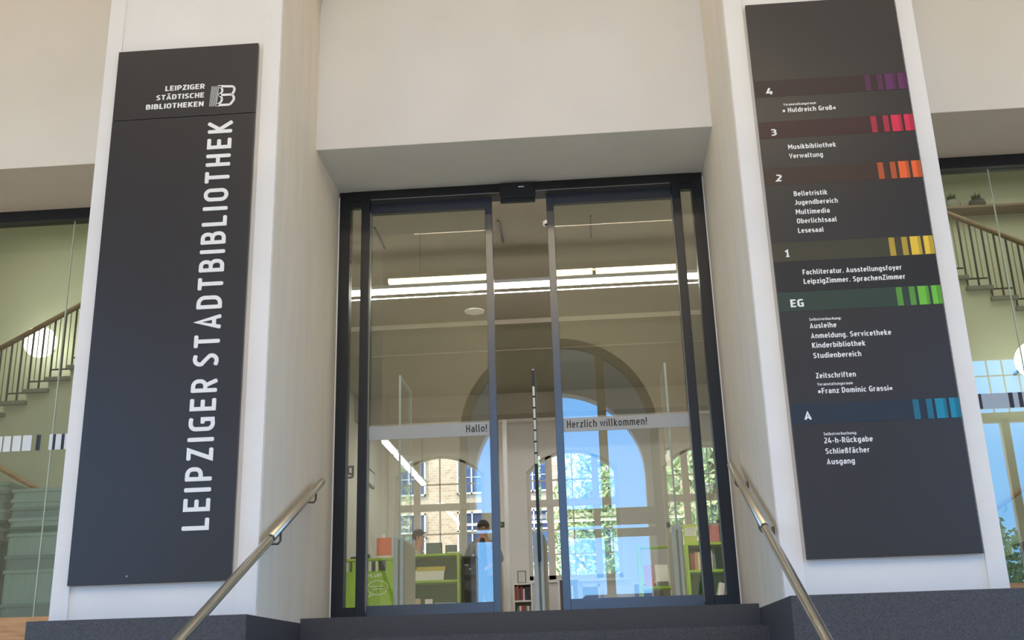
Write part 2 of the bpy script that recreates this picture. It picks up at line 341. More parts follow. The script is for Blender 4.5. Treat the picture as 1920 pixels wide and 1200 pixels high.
# ================================================================== THE HALL IN FRONT (structure)
PX, PY, LY, SOF = 1.5623, -1.92, -.864, 3.54          # reveal half width, pillar face, lintel face, soffit height
TOP = 9.0
def pillar(name, s):
    x0, x1 = sorted((s*2.838, s*PX))
    r = sroot(name, (s*2.2, PY, -.09))
    box('shaft', 'white', (x0, PY+.012, -.085, x1, .12, TOP), r)
    a, b = sorted((s*2.838, s*2.725)); c, d = sorted((s*1.69, s*PX))
    box('border_strip', 'white', (a, PY, -.085, b, PY+.012, TOP), r, .003)
    box('border_strip', 'white', (c, PY, -.085, d, PY+.012, TOP), r, .003)
    e, f = sorted((s*PX, s*(PX-.003)))
    box('side_face', 'reveal', (e, PY+.02, -.085, f, -.02, 4.72), r)
    g, h = sorted((s*(PX-.003), s*1.55))
    box('edge_bead', 'white', (g, -.055, -.02, h, -.04, 3.5), r)
    return r
pillar('wall_pillar_left', -1); pillar('wall_pillar_right', 1)
# vault over the entrance and the lintel panel
bm = bmesh.new()
A = arc(0, 4.72, PX, 0, PI, 32); n = len(A)
for y0, y1 in ((PY, LY),):
    lo0 = [bm.verts.new((x, y0, z)) for x, z in A]; lo1 = [bm.verts.new((x, y1, z)) for x, z in A]
    hi0 = [bm.verts.new((x, y0, TOP)) for x, z in A]; hi1 = [bm.verts.new((x, y1, TOP)) for x, z in A]
    for i in range(n-1):
        f = bm.faces.new((lo0[i], lo0[i+1], lo1[i+1], lo1[i])); f.smooth = True
        bm.faces.new((lo0[i], hi0[i], hi0[i+1], lo0[i+1])); bm.faces.new((hi1[i], lo1[i], lo1[i+1], hi1[i+1])); bm.faces.new((hi0[i], hi1[i], hi1[i+1], hi0[i+1]))
struct(link('wall_vault', bm, 'reveal'))
def lintel(name, x0, x1):
    r = sroot(name, ((x0+x1)/2, LY, SOF))
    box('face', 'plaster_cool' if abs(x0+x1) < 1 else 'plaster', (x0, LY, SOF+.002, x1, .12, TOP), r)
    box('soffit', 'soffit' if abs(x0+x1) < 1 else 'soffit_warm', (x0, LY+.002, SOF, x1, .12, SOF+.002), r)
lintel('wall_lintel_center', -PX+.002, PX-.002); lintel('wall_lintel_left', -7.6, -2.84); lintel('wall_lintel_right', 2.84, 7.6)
for s, nm in ((-1, 'wall_front_left'), (1, 'wall_front_right')):
    a, b = sorted((s*7.6, s*11)); struct(box(nm, 'plaster', (a, LY, -2.05, b, .12, TOP)))
# granite plinths and steps
def plinth(name, x0, x1, s):
    r = sroot(name, ((x0+x1)/2, -2.1, -2.05))
    box('block', 'granite', (x0, -2.104, -2.05, x1, -.9, -.0837), r, .004)
    a = (s*(PX-.001)); e, f = sorted((a, a-s*.002))
    box('return_face', 'granite_side', (e, -2.10, -2.05, f, -.9, -.086), r)
plinth('trim_1', -2.88, -PX+.004, -1); plinth('trim_2', PX-.004, 4.6, 1)
bm = bmesh.new(); prof = [(.15, -.0547)]
y = -.9
for k in range(13):
    z = -.0547-.152*k; prof += [(y, z), (y, z-.146), (y+.012, z-.147), (y+.012, z-.152)]; y -= .33
prof += [(y+.33, -2.05), (.15, -2.05)]
prism(bm, [p for p in prof], 'x', -PX-.02, PX+.02)
struct(link('floor_steps', bm, 'granite'))
struct(box('floor_hall', 'hallfloor', (-11, -20, -2.25, 11, -.5, -2.05)))
struct(box('ceiling_hall', 'plaster', (-11.3, -16.4, TOP, 11.3, .12, TOP+.2)))
for sx, nm in ((-1, 'wall_left'), (1, 'wall_right')):                       # hall side walls, each with a tall opening added for more daylight
    a, b = sorted((sx*11, sx*11.3))
    struct(box(nm, 'plaster', [(a, -16.4, -2.05, b, -9.5, TOP), (a, -2.2, -2.05, b, .12, TOP), (a, -9.5, -2.05, b, -2.2, -.8), (a, -9.5, 4.4, b, -2.2, TOP)]))
    W = sroot('window_%d' % (9 if sx < 0 else 10), (sx*11.15, -5.85, .2))
    box('mullion', 'white', [(a+.1, y-.05, -.8, b-.1, y+.05, 4.4) for y in (-7.7, -5.85, -4.0)]+[(a+.1, -9.5, 2.4, b-.1, -2.2, 2.5)], W)
# oak benches under the side windows
for s, nm in ((-1, 'left'), (1, 'right')):
    a, b = sorted((s*7.6, s*2.842)); o = box('oak_window_bench', 'oak', (a, -.34, -2.05, b, .1, .055), bevel=.004)
    tag(o, 'long honey oak window bench under the %s glazing' % ('left stairwell' if s < 0 else 'right stairwell'), 'bench')

# back wall of the hall (seen mirrored in the glass): arched doorway, side windows, porch outside
ACX, ACZ, AR = -.13, 4.8, 2.3
def arch_wall(name, y0, y1, cx, cz, R, xl, xr, zb, zt, m, holes=()):
    """wall in the x-z plane with an arched opening; holes = extra rectangular openings (x0,x1,z0,z1)"""
    bm = bmesh.new()
    A = arc(cx, cz, R, 0, PI, 40)
    L, Rr = cx-R, cx+R
    for i in range(len(A)-1):                                    # piece above the arch
        (xa, za), (xb, zb2) = A[i], A[i+1]
        prism(bm, [(xa, za), (xa, zt), (xb, zt), (xb, zb2)], 'y', y0, y1)
    def side(x0, x1):
        hs = [h for h in holes if h[0] >= x0 and h[1] <= x1]
        if not hs: bx(bm, x0, y0, zb, x1, y1, zt); return
        h = hs[0]
        bx(bm, x0, y0, zb, h[0], y1, zt); bx(bm, h[1], y0, zb, x1, y1, zt); bx(bm, h[0], y0, zb, h[1], y1, h[2]); bx(bm, h[0], y0, h[3], h[1], y1, zt)
    side(xl, L); side(Rr, xr)
    return struct(link(name, bm, m))
SWR = (8.3, 10.85, .6, 6.15); SWL = (-10.85, -8.3, .6, 6.15)
arch_wall('wall_back', -16.4, -16.0, ACX, ACZ, AR, -11.3, 11.3, -2.05, TOP, 'plaster', (SWR, SWL))
arch_wall('wall_porch', -20.5, -20.0, -.24, 4.5, 2.27, -6, 6, -2.05, 9.5, 'white')
struct(box('ceiling_porch', 'white', (-6, -20, 7.6, 6, -16.4, 7.8)))
struct(box('wall_porch_left', 'white', (-6, -20, -2.05, -5.7, -16.4, 7.6))); struct(box('wall_porch_right', 'white', (5.7, -20, -2.05, 6, -16.4, 7.6)))
def ribbon(bm, pts, wd, y0, y1):
    for i in range(len(pts)-1):
        (xa, za), (xb, zb) = pts[i], pts[i+1]; d = Vector((xb-xa, zb-za)).normalized()*wd/2; nx, nz = -d[1], d[0]
        prism(bm, [(xa+nx, za+nz), (xa-nx, za-nz), (xb-nx, zb-nz), (xb+nx, zb+nz)], 'y', y0, y1)
W = sroot('window_1', (ACX, -16.1, -2.05))
bm = bmesh.new(); ribbon(bm, [(ACX+AR-.1, -2.05)]+arc(ACX, ACZ, AR-.1, 0, PI, 40)+[(ACX-AR+.1, -2.05)], .2, -16.2, -16.02)
link('window_frame', bm, 'archframe', W)
for x in (-1.06, .80): box('mullion', 'archframe', (x, -16.18, -2.05, x+.2, -16.04, 6.75), W)
box('transom', 'archframe', [(ACX-AR+.15, -16.18, 2.68, ACX+AR-.15, -16.04, 3.05), (ACX-AR+.15, -16.18, 2.41, ACX+AR-.15, -16.04, 2.59)], W)
for nm, (x0, x1, z0, z1) in (('window_2', SWR), ('window_3', SWL)):
    W = sroot(nm, ((x0+x1)/2, -16.1, z0))
    box('window_frame', 'reveal', [(x0, -16.2, z0, x0+.06, -16.05, z1), (x1-.06, -16.2, z0, x1, -16.05, z1), (x0, -16.2, z0, x1, -16.05, z0+.06), (x0, -16.2, z1-.05, x1, -16.05, z1), (x0, -16.2, 4.62, x1, -16.05, 4.84)], W)
    box('mullion', 'reveal', [(x0+.34*k+.07, -16.15, 4.8, x0+.34*k+.09, -16.1, z1) for k in range(1, 7)]+[(x0, -16.15, 5.27, x1, -16.1, 5.29), (x0, -16.15, 5.70, x1, -16.1, 5.72)], W)
    box('mullion', 'reveal', [(x0+.68, -16.2, z0, x0+.86, -16.05, 4.7), (x0+1.52, -16.2, z0, x0+1.70, -16.05, 4.7)], W)

# ================================================================== ENTRANCE DOORS
F = sroot('trim_3', (0, 0, -.05))
for s in (-1, 1):
    a, b = sorted((s*1.55, s*1.458)); box('frame_post', 'black', (a, -.055, -.0547, b, .06, SOF), F, .003)
    a, b = sorted((s*1.362, s*1.292)); box('frame_post', 'black', (a, -.055, -.0547, b, .012, 3.46), F, .003)
    a, b = sorted((s*1.458, s*1.362)); box('sidelight_rail', 'black', [(a, -.045, -.0547, b, .02, .06), (a, -.045, 3.40, b, .02, 3.46)], F)
    box('sidelight_pane', 'doorglass', (a, -.022, .06, b, -.014, 3.40), F)
    box('frame_groove', 'grille', ((s*1.2905)-.0025, -.02, .02, (s*1.2905)+.0025, .012, 3.36), F)
box('header', 'black', (-1.458, -.06, 3.455, 1.458, .12, SOF), F, .003)
box('header_strip', 'grille', [(-1.28, -.062, 3.452, -.17, -.058, 3.458), (.14, -.062, 3.452, 1.28, -.058, 3.458)], F)
text('glass_letter', 'g', -1.452, -1.395, 1.085, .105, -.023, 'greyink', F, .16)
def leaf(name, xa, xb, inner):
    r = sroot(name, ((xa+xb)/2, .04, -.05))
    a, b = (xb-.062, xb) if inner > 0 else (xa, xa+.062)
    box('stile', 'navy', (a, .016, -.04, b, .064, 3.45), r, .003)
    c, d = (xa, xa+.06) if inner > 0 else (xb-.06, xb)
    box('stile', 'navy', (c, .016, -.04, d, .064, 3.45), r, .003)
    l, h = (d, a) if inner > 0 else (b, c)
    box('top_rail', 'navy', (l, .018, 3.355, h, .062, 3.45), r); box('bottom_rail', 'navy', (l, .018, -.04, h, .062, .072), r)
    box('pane', 'doorglass', (l, .036, .072, h, .044, 3.355), r)
    o = box('glass_band', 'film', (l, .0335, 1.372, h, .0355, 1.482), r); o['label'] = 'grey frosted band with greeting'
    return r
D1 = leaf('door_1', -1.35, -.243, 1); D2 = leaf('door_2', .225, 1.35, -1)
text('greeting', 'Hallo!', -.497, -.328, 1.401, .062, .033, 'ink', D1, .14)
text('greeting', 'Herzlich willkommen!', .315, .955, 1.401, .062, .033, 'ink', D2, .14)
t = thing('door_sensor', 'black motion sensor box mounted over the gap between sliding doors', 'sensor', (0, -.06, 3.4))
box('housing', 'black', (-.165, -.10, 3.385, .14, -.061, 3.52), t, .006)
box('lower_lens', 'gateblack', (-.16, -.095, 3.345, .135, -.062, 3.383), t, .004)
box('light_mark', 'gatelight', (-.005, -.1025, 3.476, .045, -.1005, 3.486), t)

# ================================================================== SIDE GLAZING
def side_window(name, s):
    r = sroot(name, (s*5.2, 0, .05))
    a, b = sorted((s*7.6, s*2.84))
    box('head_rail', 'black', (a, -.06, 3.44, b, .06, SOF), r)
    j = s*3.925; e, f = sorted((s*2.84, j-s*.006)); g, h = sorted((j+s*.006, s*7.6))
    box('pane', 'sideglass', (e, -.006, .055, f, .006, 3.44), r); box('pane', 'sideglass', (g, -.006, .055, h, .006, 3.44), r)
    box('glass_joint', 'jointedge', (j-.0035, -.007, .055, j+.0035, .007, 3.44), r)
    y0, y1 = -.0095, -.0075
    if s < 0:
        for x0, x1 in ((-4.40, -4.345), (-4.332, -4.272), (-4.255, -4.185), (-4.17, -4.095)): box('white_sticker', 'paper', (x0, y0, 1.40, x1, y1, 1.53), r)
        box('dark_sticker', 'ink', (-4.055, y0, 1.40, -4.02, y1, 1.53), r)
        for x0, x1, m in ((-3.945, -3.915, 'paper'), (-3.915, -3.89, 'ink'), (-3.89, -3.842, 'paper'), (-3.842, -3.815, 'ink'), (-3.815, -3.76, 'paper')): box('white_sticker' if m == 'paper' else 'dark_sticker', m, (x0, y0, 1.40, x1, y1, 1.53), r)
    else:
        for x0, x1, m in ((3.46, 3.535, 'film'), (3.535, 3.56, 'ink'), (3.56, 3.765, 'film'), (3.765, 3.80, 'ink'), (3.80, 3.84, 'film'), (3.84, 3.872, 'ink'), (3.872, 4.1, 'film')): box('grey_sticker' if m == 'film' else 'dark_sticker', m, (x0, y0, 1.40, x1, y1, 1.52), r)
side_window('window_4', -1); side_window('window_5', 1)

# ================================================================== SIGN BOARDS
SY = -1.9485
t = thing('name_board', 'tall dark board with large vertical white lettering on the left pillar', 'sign', (-2.22, SY+.015, .126))
box('lower_panel', 'sign', (-2.729, SY, .126, -1.716, SY+.028, 3.287), t, .002)
box('upper_panel', 'sign', (-2.729, SY, 3.291, -1.716, SY+.028, 3.843), t, .002)
bm = bmesh.new(); sphere(bm, (-2.36, SY-.001, .17), .006, seg=8, ring=6); link('screw_head', bm, 'steel', t)
cap = .170; total = 3.232-.430
gap = .235; tmp = bmesh.new(); U = stroke_letters(tmp, 'LEIPZIGER STADTBIBLIOTHEK', gap, .24, lambda u, v: (u, v), .155, 0, 1); tmp.free()
su = total/U
z = .430
for wrd in ('LEIPZIGER', 'STADTBIBLIOTHEK'):
    bm = bmesh.new(); wU = stroke_letters(bm, wrd, gap, .24, lambda u, v: (-1.867-(1-v)*0-v*cap, z+u*su), .155, SY-.006, SY)
    link('large_lettering', bm, 'letter', t); z += (wU+gap+.24)*su
for s, x0, z in (('LEIPZIGER', -2.365, 3.502), ('STÄDTISCHE', -2.425, 3.4325), ('BIBLIOTHEKEN', -2.494, 3.363)):
    text('small_lettering', s, x0, -2.0835, z, .039, SY, 'letter', t, .19)
bm = bmesh.new()
def LP(xc, yc): return (-1.992+(xc-1255)*.000465, 3.358+((540-yc)-.055*(xc-1255))*.000465)
for k in range(6):
    xa, xb = 1170+k*17, 1152+k*18
    ribbon(bm, [LP(xa, 205), LP(xb, 548)], .0022, SY-.003, SY)
ribbon(bm, [LP(1275, 205), LP(1256, 540)], .0035, SY-.003, SY)
for pts, wd in (([(1268, 208), (1490, 212), (1518, 235), (1520, 285), (1490, 350)], .017), ([(1290, 358), (1490, 350), (1520, 395), (1518, 445), (1465, 520), (1258, 530)], .017),
                ([(1285, 210), (1325, 240), (1338, 285), (1320, 325), (1285, 358), (1325, 385), (1340, 430), (1325, 475), (1262, 534)], .015)):
    ribbon(bm, [LP(*p) for p in pts], wd, SY-.003, SY)
link('book_logo', bm, 'letter', t)

t = thing('floor_directory', 'tall dark floor directory board with coloured level bands on the right pillar', 'sign', (2.2, SY+.015, .126))
X0, X1 = 1.706, 2.711
box('board', 'sign', (X0, SY, .126, X1, SY+.028, 3.885), t, .002)
BANDS = (('4', 3.284, 3.159, (46, 30, 35), (98, 38, 96)), ('3', 2.974, 2.850, (58, 30, 36), (222, 42, 82)), ('2', 2.636, 2.513, (60, 42, 36), (240, 104, 48)),
         ('1', 2.108, 1.980, (62, 60, 44), (240, 200, 62)), ('EG', 1.773, 1.647, (42, 62, 52), (112, 192, 62)), ('A', 1.051, .925, (28, 44, 60), (14, 140, 172)))
for nm, z1, z0, cb, cs in BANDS:
    mb = mat('band_'+nm, srgb(*cb), .45, noise=.04); ms = mat('stripe_'+nm, srgb(*cs), .45, noise=.03)
    thin = tuple(int(c*.68+b*.32) for c, b in zip(cs, cb)); mt = mat('thin_stripe_'+nm, srgb(*thin), .45, noise=.03)
    mid = tuple(int(c*.82) for c in cs); mm = mat('mid_stripe_'+nm, srgb(*mid), .45, noise=.03)
    o = box('level_band', mb, (X0, SY-.0008, z0, X1, SY-.0002, z1), t)
    Wd = X1-X0
    for f0, f1, m in ((.726, .762, mt), (.805, .840, mt), (.858, .905, ms), (.905, .924, mm), (.941, .972, ms), (.972, 1.0, mm)):
        box('colour_stripe', m, (X0+f0*Wd, SY-.0016, z0+.002, X0+f1*Wd, SY-.0009, z1-.002), t)
mk = mat('black_band', srgb(30, 30, 34), .45, noise=.04)
box('level_band', mk, (X0, SY-.0008, 1.776, X1, SY-.0002, 1.979), t)
for s, x0, x1, z, cp in (('4', 1.782, 1.822, 3.180, .048), ('3', 1.780, 1.815, 2.872, .048), ('2', 1.779, 1.815, 2.540, .048), ('1', 1.781, 1.806, 2.011, .048), ('EG', 1.780, 1.860, 1.674, .050), ('A', 1.784, 1.826, .953, .050)):
    text('level_number', s, x0, x1, z, cp, SY-.001, 'letter', t, .19)
for s, x0, x1, z, cp in (('» Huldreich Groß«', 1.873, 2.222, 3.038, .034), ('Musikbibliothek', 1.881, 2.190, 2.766, .034), ('Verwaltung', 1.881, 2.098, 2.700, .034),
        ('Belletristik', 1.881, 2.094, 2.429, .034), ('Jugendbereich', 1.880, 2.154, 2.367, .034), ('Multimedia', 1.880, 2.094, 2.301, .034), ('Oberlichtsaal', 1.880, 2.131, 2.237, .034), ('Lesesaal', 1.880, 2.041, 2.171, .034),
        ('Fachliteratur. Ausstellungsfoyer', 1.877, 2.491, 1.886, .034), ('LeipzigZimmer. SprachenZimmer', 1.877, 2.505, 1.824, .034),
        ('Ausleihe', 1.881, 2.044, 1.529, .034), ('Anmeldung. Servicetheke', 1.881, 2.369, 1.464, .034), ('Kinderbibliothek', 1.881, 2.204, 1.402, .034), ('Studienbereich', 1.881, 2.171, 1.336, .034),
        ('Zeitschriften', 1.882, 2.122, 1.208, .034), ('»Franz Dominic Grassi«', 1.883, 2.329, 1.111, .034),
        ('24-h-Rückgabe', 1.884, 2.171, .804, .034), ('Schließfächer', 1.885, 2.144, .739, .034), ('Ausgang', 1.885, 2.049, .676, .034)):
    text('directory_line', s, x0, x1, z, cp, SY-.001, 'letter', t, .17)
for s, x0, x1, z in (('Veranstaltungsraum', 1.883, 2.097, 3.088), ('Selbstverbuchung:', 1.882, 2.079, 1.579), ('Veranstaltungsraum', 1.884, 2.097, 1.161), ('Selbstverbuchung:', 1.886, 2.083, .852)):
    text('small_directory_line', s, x0, x1, z, .018, SY-.001, 'letter', t, .15)

# ================================================================== HANDRAILS
def handrail(s, slope, lab):
    x = s*1.485; y0, z0 = -.70, .92
    t = thing('handrail', lab, 'handrail', (x, y0, z0))
    P = lambda y: (x, y, z0+slope*(y-y0))
    bm = bmesh.new(); tube(bm, [P(-.70), P(-.74), P(-1.93)], .0265, 20); link('rail_tube', bm, 'steel', t)
    bm = bmesh.new(); tube(bm, [P(-1.96), P(-5.2)], .0265, 20); link('rail_tube', bm, 'steel', t)
    bm = bmesh.new(); tube(bm, [P(-1.92), P(-1.97)], .0262, 20); link('joint_sleeve', bm, 'bracket', t)
    for y in (-.86, -1.72):
        q = Vector(P(y)); bm = bmesh.new()
        tube(bm, [q-Vector((0, 0, .02)), q-Vector((0, 0, .085)), q+Vector((s*.012, -.012, -.105)), q+Vector((s*.035, -.05, -.108)), q+Vector((s*.077, -.07, -.112))], .007, 10)
        b = link('bracket', bm, 'bracket', t)
        bm = bmesh.new(); tube(bm, [q+Vector((s*.064, -.07, -.112)), q+Vector((s*.074, -.07, -.112))], .03, 18); link('wall_rose', bm, 'bracket', b)
handrail(-1, .449, 'brushed steel handrail along the left reveal beside the vertical name board')
handrail(1, .485, 'brushed steel handrail along the right reveal beside the floor directory')

# ================================================================== LIBRARY INTERIOR (structure)
XL, XR, FY = -3.15, 4.2, 11.0
struct(box('floor_library', 'floor', (-9, .12, -.25, 9, 13, -.05)))
struct(box('floor_threshold', 'floor', (-9, .15, -.05, 9, FY+.3, 0)))
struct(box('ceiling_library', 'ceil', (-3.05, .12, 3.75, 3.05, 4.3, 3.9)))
struct(box('ceiling_aisle', 'ceil_lifted', (-3.05, 4.3, 3.75, 3.05, 8.0, 3.9)))
struct(box('trim_4', 'ceil', (-4.4, 8.0, 3.41, 4.4, 8.35, 4.0)))
struct(box('ceiling_reading_room', 'dimwhite', (XL-.2, 8.35, 3.95, XR+.2, FY+.3, 4.1)))
struct(box('trim_5', 'ceil', [(-3.05, 4.3, 3.69, 3.05, 4.34, 3.75), (-3.05, 5.6, 3.73, 3.05, 5.63, 3.75)]))
struct(box('wall_library_left', 'libwall', (XL-.1, .12, 0, XL, 6.2, 6.2))); struct(box('wall_library_right', 'libwall', (3.05, .12, 0, 3.15, 6.2, 6.2)))
struct(box('wall_reading_left', 'libwall', (XL-.1, 6.2, 0, XL, FY, 4))); struct(box('wall_reading_right', 'libwall', (XR, 6.2, 0, XR+.1, FY, 4)))
struct(box('wall_reading_front', 'libwall', (3.15, 6.1, 0, XR, 6.2, 4)))
struct(box('ceiling_sun_blocker', 'ceil', (-9.2, .13, 6.2, 9.2, FY+.4, 6.35)))  # unseen slab added to stop sun leaking between the ceilings
# far wall with three arched windows
WINS = ((-2.22, .825), (.20, .825), (2.66, .825))
ZS, ZSP, ZT = 1.10, 3.02, 3.40
bm = bmesh.new(); xs = XL-.1
def sarc(cx, hw):                                     # segmental arch top
    rise = ZT-ZSP; R = (hw*hw+rise*rise)/(2*rise); a = math.asin(hw/R)
    return [(cx+R*math.sin(-a+2*a*k/16), ZT-R+R*math.cos(-a+2*a*k/16)) for k in range(17)]
for cx, hw in WINS:
    bx(bm, xs, FY, 0, cx-hw, FY+.35, 4.1); xs = cx+hw
    bx(bm, cx-hw, FY, 0, cx+hw, FY+.35, ZS)
    A = sarc(cx, hw)
    for i in range(16): prism(bm, [A[i], A[i+1], (A[i+1][0], 4.1), (A[i][0], 4.1)], 'y', FY, FY+.35)
bx(bm, xs, FY, 0, XR+.1, FY+.35, 4.1)
struct(link('wall_far', bm, 'farwall'))
for i, (cx, hw) in enumerate(WINS):
    W = sroot('window_%d' % (6+i), (cx, FY+.1, ZS))
    bm = bmesh.new(); y0, y1 = FY+.08, FY+.16
    A = sarc(cx, hw-.03); ribbon(bm, [(cx-hw+.03, ZS)]+A+[(cx+hw-.03, ZS)], .07, y0, y1)
    bx(bm, cx-hw, y0, ZS, cx+hw, y1, ZS+.08)
    link('window_frame', bm, 'winframe', W)
    for sx in (-.42, .42): box('mullion', 'winframe', (cx+sx-.06, y0, ZS, cx+sx+.06, y1, 3.32), W)
    box('transom', 'winframe', (cx-hw, y0-.02, 2.40, cx+hw, y1, 2.52), W)
    box('glazing_bar', 'winframe', [(cx-hw, y0+.02, z-.011, cx+hw, y1-.02, z+.011) for z in (1.55, 1.98, 2.88)]+[(cx-.011, y0+.02, ZS, cx+.011, y1-.02, 3.36)], W)
    box('pane', 'winglass', (cx-hw+.03, y0+.035, ZS+.03, cx+hw-.03, y0+.041, 3.34), W)
    box('window_sill', 'white', (cx-hw-.05, FY-.06, ZS-.05, cx+hw+.05, FY+.05, ZS), W, .004)
# slim column in the middle of the reading room
tag(box('column', 'white', (-.955, 9.9, 0, -.885, 9.97, 3.95)), 'slim white column beside the tan bookcase seen in the door gap', 'column')
# side stairwells
for s, nm in ((-1, 'left'), (1, 'right')):
    a, b = sorted((s*3.25, s*9)); struct(box('wall_stair_'+nm, 'stairwall', (a, 5.6, 0, b, 5.75, 6.2)))
    struct(box('ceiling_stair_'+nm, 'stairwall', (a, .12, 6.0, b, 5.75, 6.2)))
    c, d = sorted((s*9, s*9.15)); struct(box('wall_stair_end_'+nm, 'stairwall', (c, .12, 0, d, 5.75, 6.2)))
    struct(box('wall_stair_front_'+nm, 'stairwall', (a, .1, SOF+.02, b, .14, 6.2)))

def stairs(s, zoff, lab, raillab):
    # flight rising towards the centre; treads run along x, front ends at y = 4.5
    t = thing('staircase', lab, 'staircase', (s*6.25, 4.5, 0))
    n = 11; run, rise = .275, .147
    xs = [s*(7.9-run*k) for k in range(n)]
    bm = bmesh.new(); low = []
    for k in range(n):
        x = xs[k]; z = 3.34+zoff+rise*((7.9-run*k)-6.25)/-run
        low.append((x, z))
    # stringer wall below the treads
    prof = [(xs[0]+s*.14, 0)]
    for x, z in low: prof += [(x+s*run/2, z-.05), (x-s*run/2, z-.05)]
    prof += [(xs[-1]-s*run/2, 0)]
    bm = bmesh.new()
    for x, z in low: bx(bm, min(x-run/2, x+run/2), 4.52, 0 if True else z, max(x-run/2, x+run/2), 5.55, z-.05)
    bmesh.ops.remove_doubles(bm, verts=bm.verts, dist=.0005)
    link('stringer_wall', bm, 'stairwall', t)
    for x, z in low: box('tread', 'tread', (x-run/2-.025, 4.46, z-.05, x+run/2+.025, 5.55, z), t, .004)
    r = thing('stair_railing', raillab, 'railing', (s*6.25, 4.5, 3.34))
    ang = rise/run
    zr = lambda x: 3.34+zoff-ang*(s*x-6.25)+.88
    bm = bmesh.new(); x0, x1 = s*8.0, s*5.05
    for dy, dz in ((0, 0),): tube(bm, [(x0, 4.52, zr(x0)), (x1, 4.52, zr(x1))], .035, 14)
    link('wood_handrail', bm, 'darkwood', r)
    for i, (x, z) in enumerate(low):
        for dx in (-.127, .01):
            xx = x+dx; box('baluster', 'iron', (xx-.010, 4.51, z, xx+.010, 4.53, zr(xx)-.02), r)
        for dx in (-.06, .075):
            xx = x+dx; box('thin_rod', 'rod', (xx-.005, 4.515, z+.11, xx+.005, 4.525, zr(xx)-.02), r)
        box('cross_bar', 'iron', (x-.127, 4.512, z+.10, x+.127, 4.528, z+.118), r)
stairs(-1, 0, 'pale green flight of stairs with grey treads behind the left glazing', 'iron balustrade with brown handrail on the left staircase')
stairs(1, .16, 'pale green flight of stairs with grey treads behind the right glazing', 'iron balustrade with brown handrail on the right staircase')
for s, x, z, lab in ((-1, -6.93, 4.06, 'glowing white globe lamp behind the left staircase railing'), (1, 5.67, 2.81, 'glowing white globe lamp cut by the right picture edge')):
    y = 5.2 if s < 0 else 3.9
    t = thing('globe_lamp', lab, 'lamp', (x, y, z))
    bm = bmesh.new(); sphere(bm, (x, y, z), .215, seg=28, ring=20); link('opal_globe', bm, 'globe', t)
    bm = bmesh.new(); tube(bm, [(x, y+.2, z), (x, 5.6 if s < 0 else 4.52, z)], .02); link('wall_arm', bm, 'bracket', t)
for s, p0, p1, lab in ((-1, (-7.3, 2.42), (-6.0, 1.70), 'light wooden wall rail sloping down behind the crate stacks'), (1, (5.0, 1.10), (6.1, 1.80), 'light wooden wall rail sloping up behind the right glazing')):
    t = thing('grab_rail', lab, 'handrail', (p0[0], 4.45, p0[1]))
    bm = bmesh.new(); tube(bm, [(p0[0], 4.44, p0[1]), (p1[0], 4.44, p1[1])], .03, 14); link('wooden_rail', bm, 'lightwood', t)
    for f in (.25, .7):
        x = p0[0]+(p1[0]-p0[0])*f; z = p0[1]+(p1[1]-p0[1])*f
        bm = bmesh.new(); tube(bm, [(x, 4.44, z-.025), (x, 4.45, z-.09), (x, 4.52, z-.1)], .009, 8); link('bracket', bm, 'iron', t)
t = thing('lower_stairs', 'dark lower stair flight at the bottom right corner of the glazing', 'staircase', (5.2, 3.9, 0))
bm = bmesh.new(); pr = [(4.45, 0), (4.45, .12)]
for k in range(9): pr += [(4.45+.27*k, .12+.165*(k+1)), (4.45+.27*(k+1), .12+.165*(k+1))]
prism(bm, pr+[(6.88, 0)], 'y', 3.7, 4.4); link('flight', bm, 'granite_side', t)
# shelf with succulents above the right staircase
tag(box('ledge', 'darkwood', (4.4, 5.30, 5.34, 8.2, 5.6, 5.37)), 'thin brown ledge carrying succulent pots above the right stairs', 'shelf')
def pot(x, m, lab, h=.13):
    t = thing('potted_succulent', lab, 'plant', (x, 5.45, 5.37))
    bm = bmesh.new(); k = 14
    prof = [(.075, 0), (.1, .02), (.115, h*.55), (.10, h), (.085, h), (.085, h-.02)]
    rings = [[bm.verts.new((x+r*math.cos(2*PI*j/k), 5.45+r*math.sin(2*PI*j/k), 5.37+z)) for j in range(k)] for r, z in prof]
    for i in range(len(rings)-1):
        for j in range(k): bm.faces.new((rings[i][j], rings[i][(j+1) % k], rings[i+1][(j+1) % k], rings[i+1][j]))
    bm.faces.new(rings[0][::-1]); bm.faces.new(rings[-1]); link('pot', bm, m, t)
    bm = bmesh.new()
    for j in range(11):
        a = 2*PI*j/11+.3; L = .07+.05*((j*7) % 5)/5; tip = Vector((x+math.cos(a)*.06, 5.45+math.sin(a)*.06, 5.37+h+L))
        tube(bm, [(x+math.cos(a)*.02, 5.45+math.sin(a)*.02, 5.37+h-.02), (x+math.cos(a)*.045, 5.45+math.sin(a)*.045, 5.37+h+L*.5), tip], [.014, .016, .002], 6)
    link('succulent_leaves', bm, 'succ', t)
pot(5.62, 'pot', 'spiky succulent in a pale concrete pot nearest the floor directory')
pot(5.95, 'potdark', 'spiky succulent in a two tone dark pot behind the glass joint', .12)

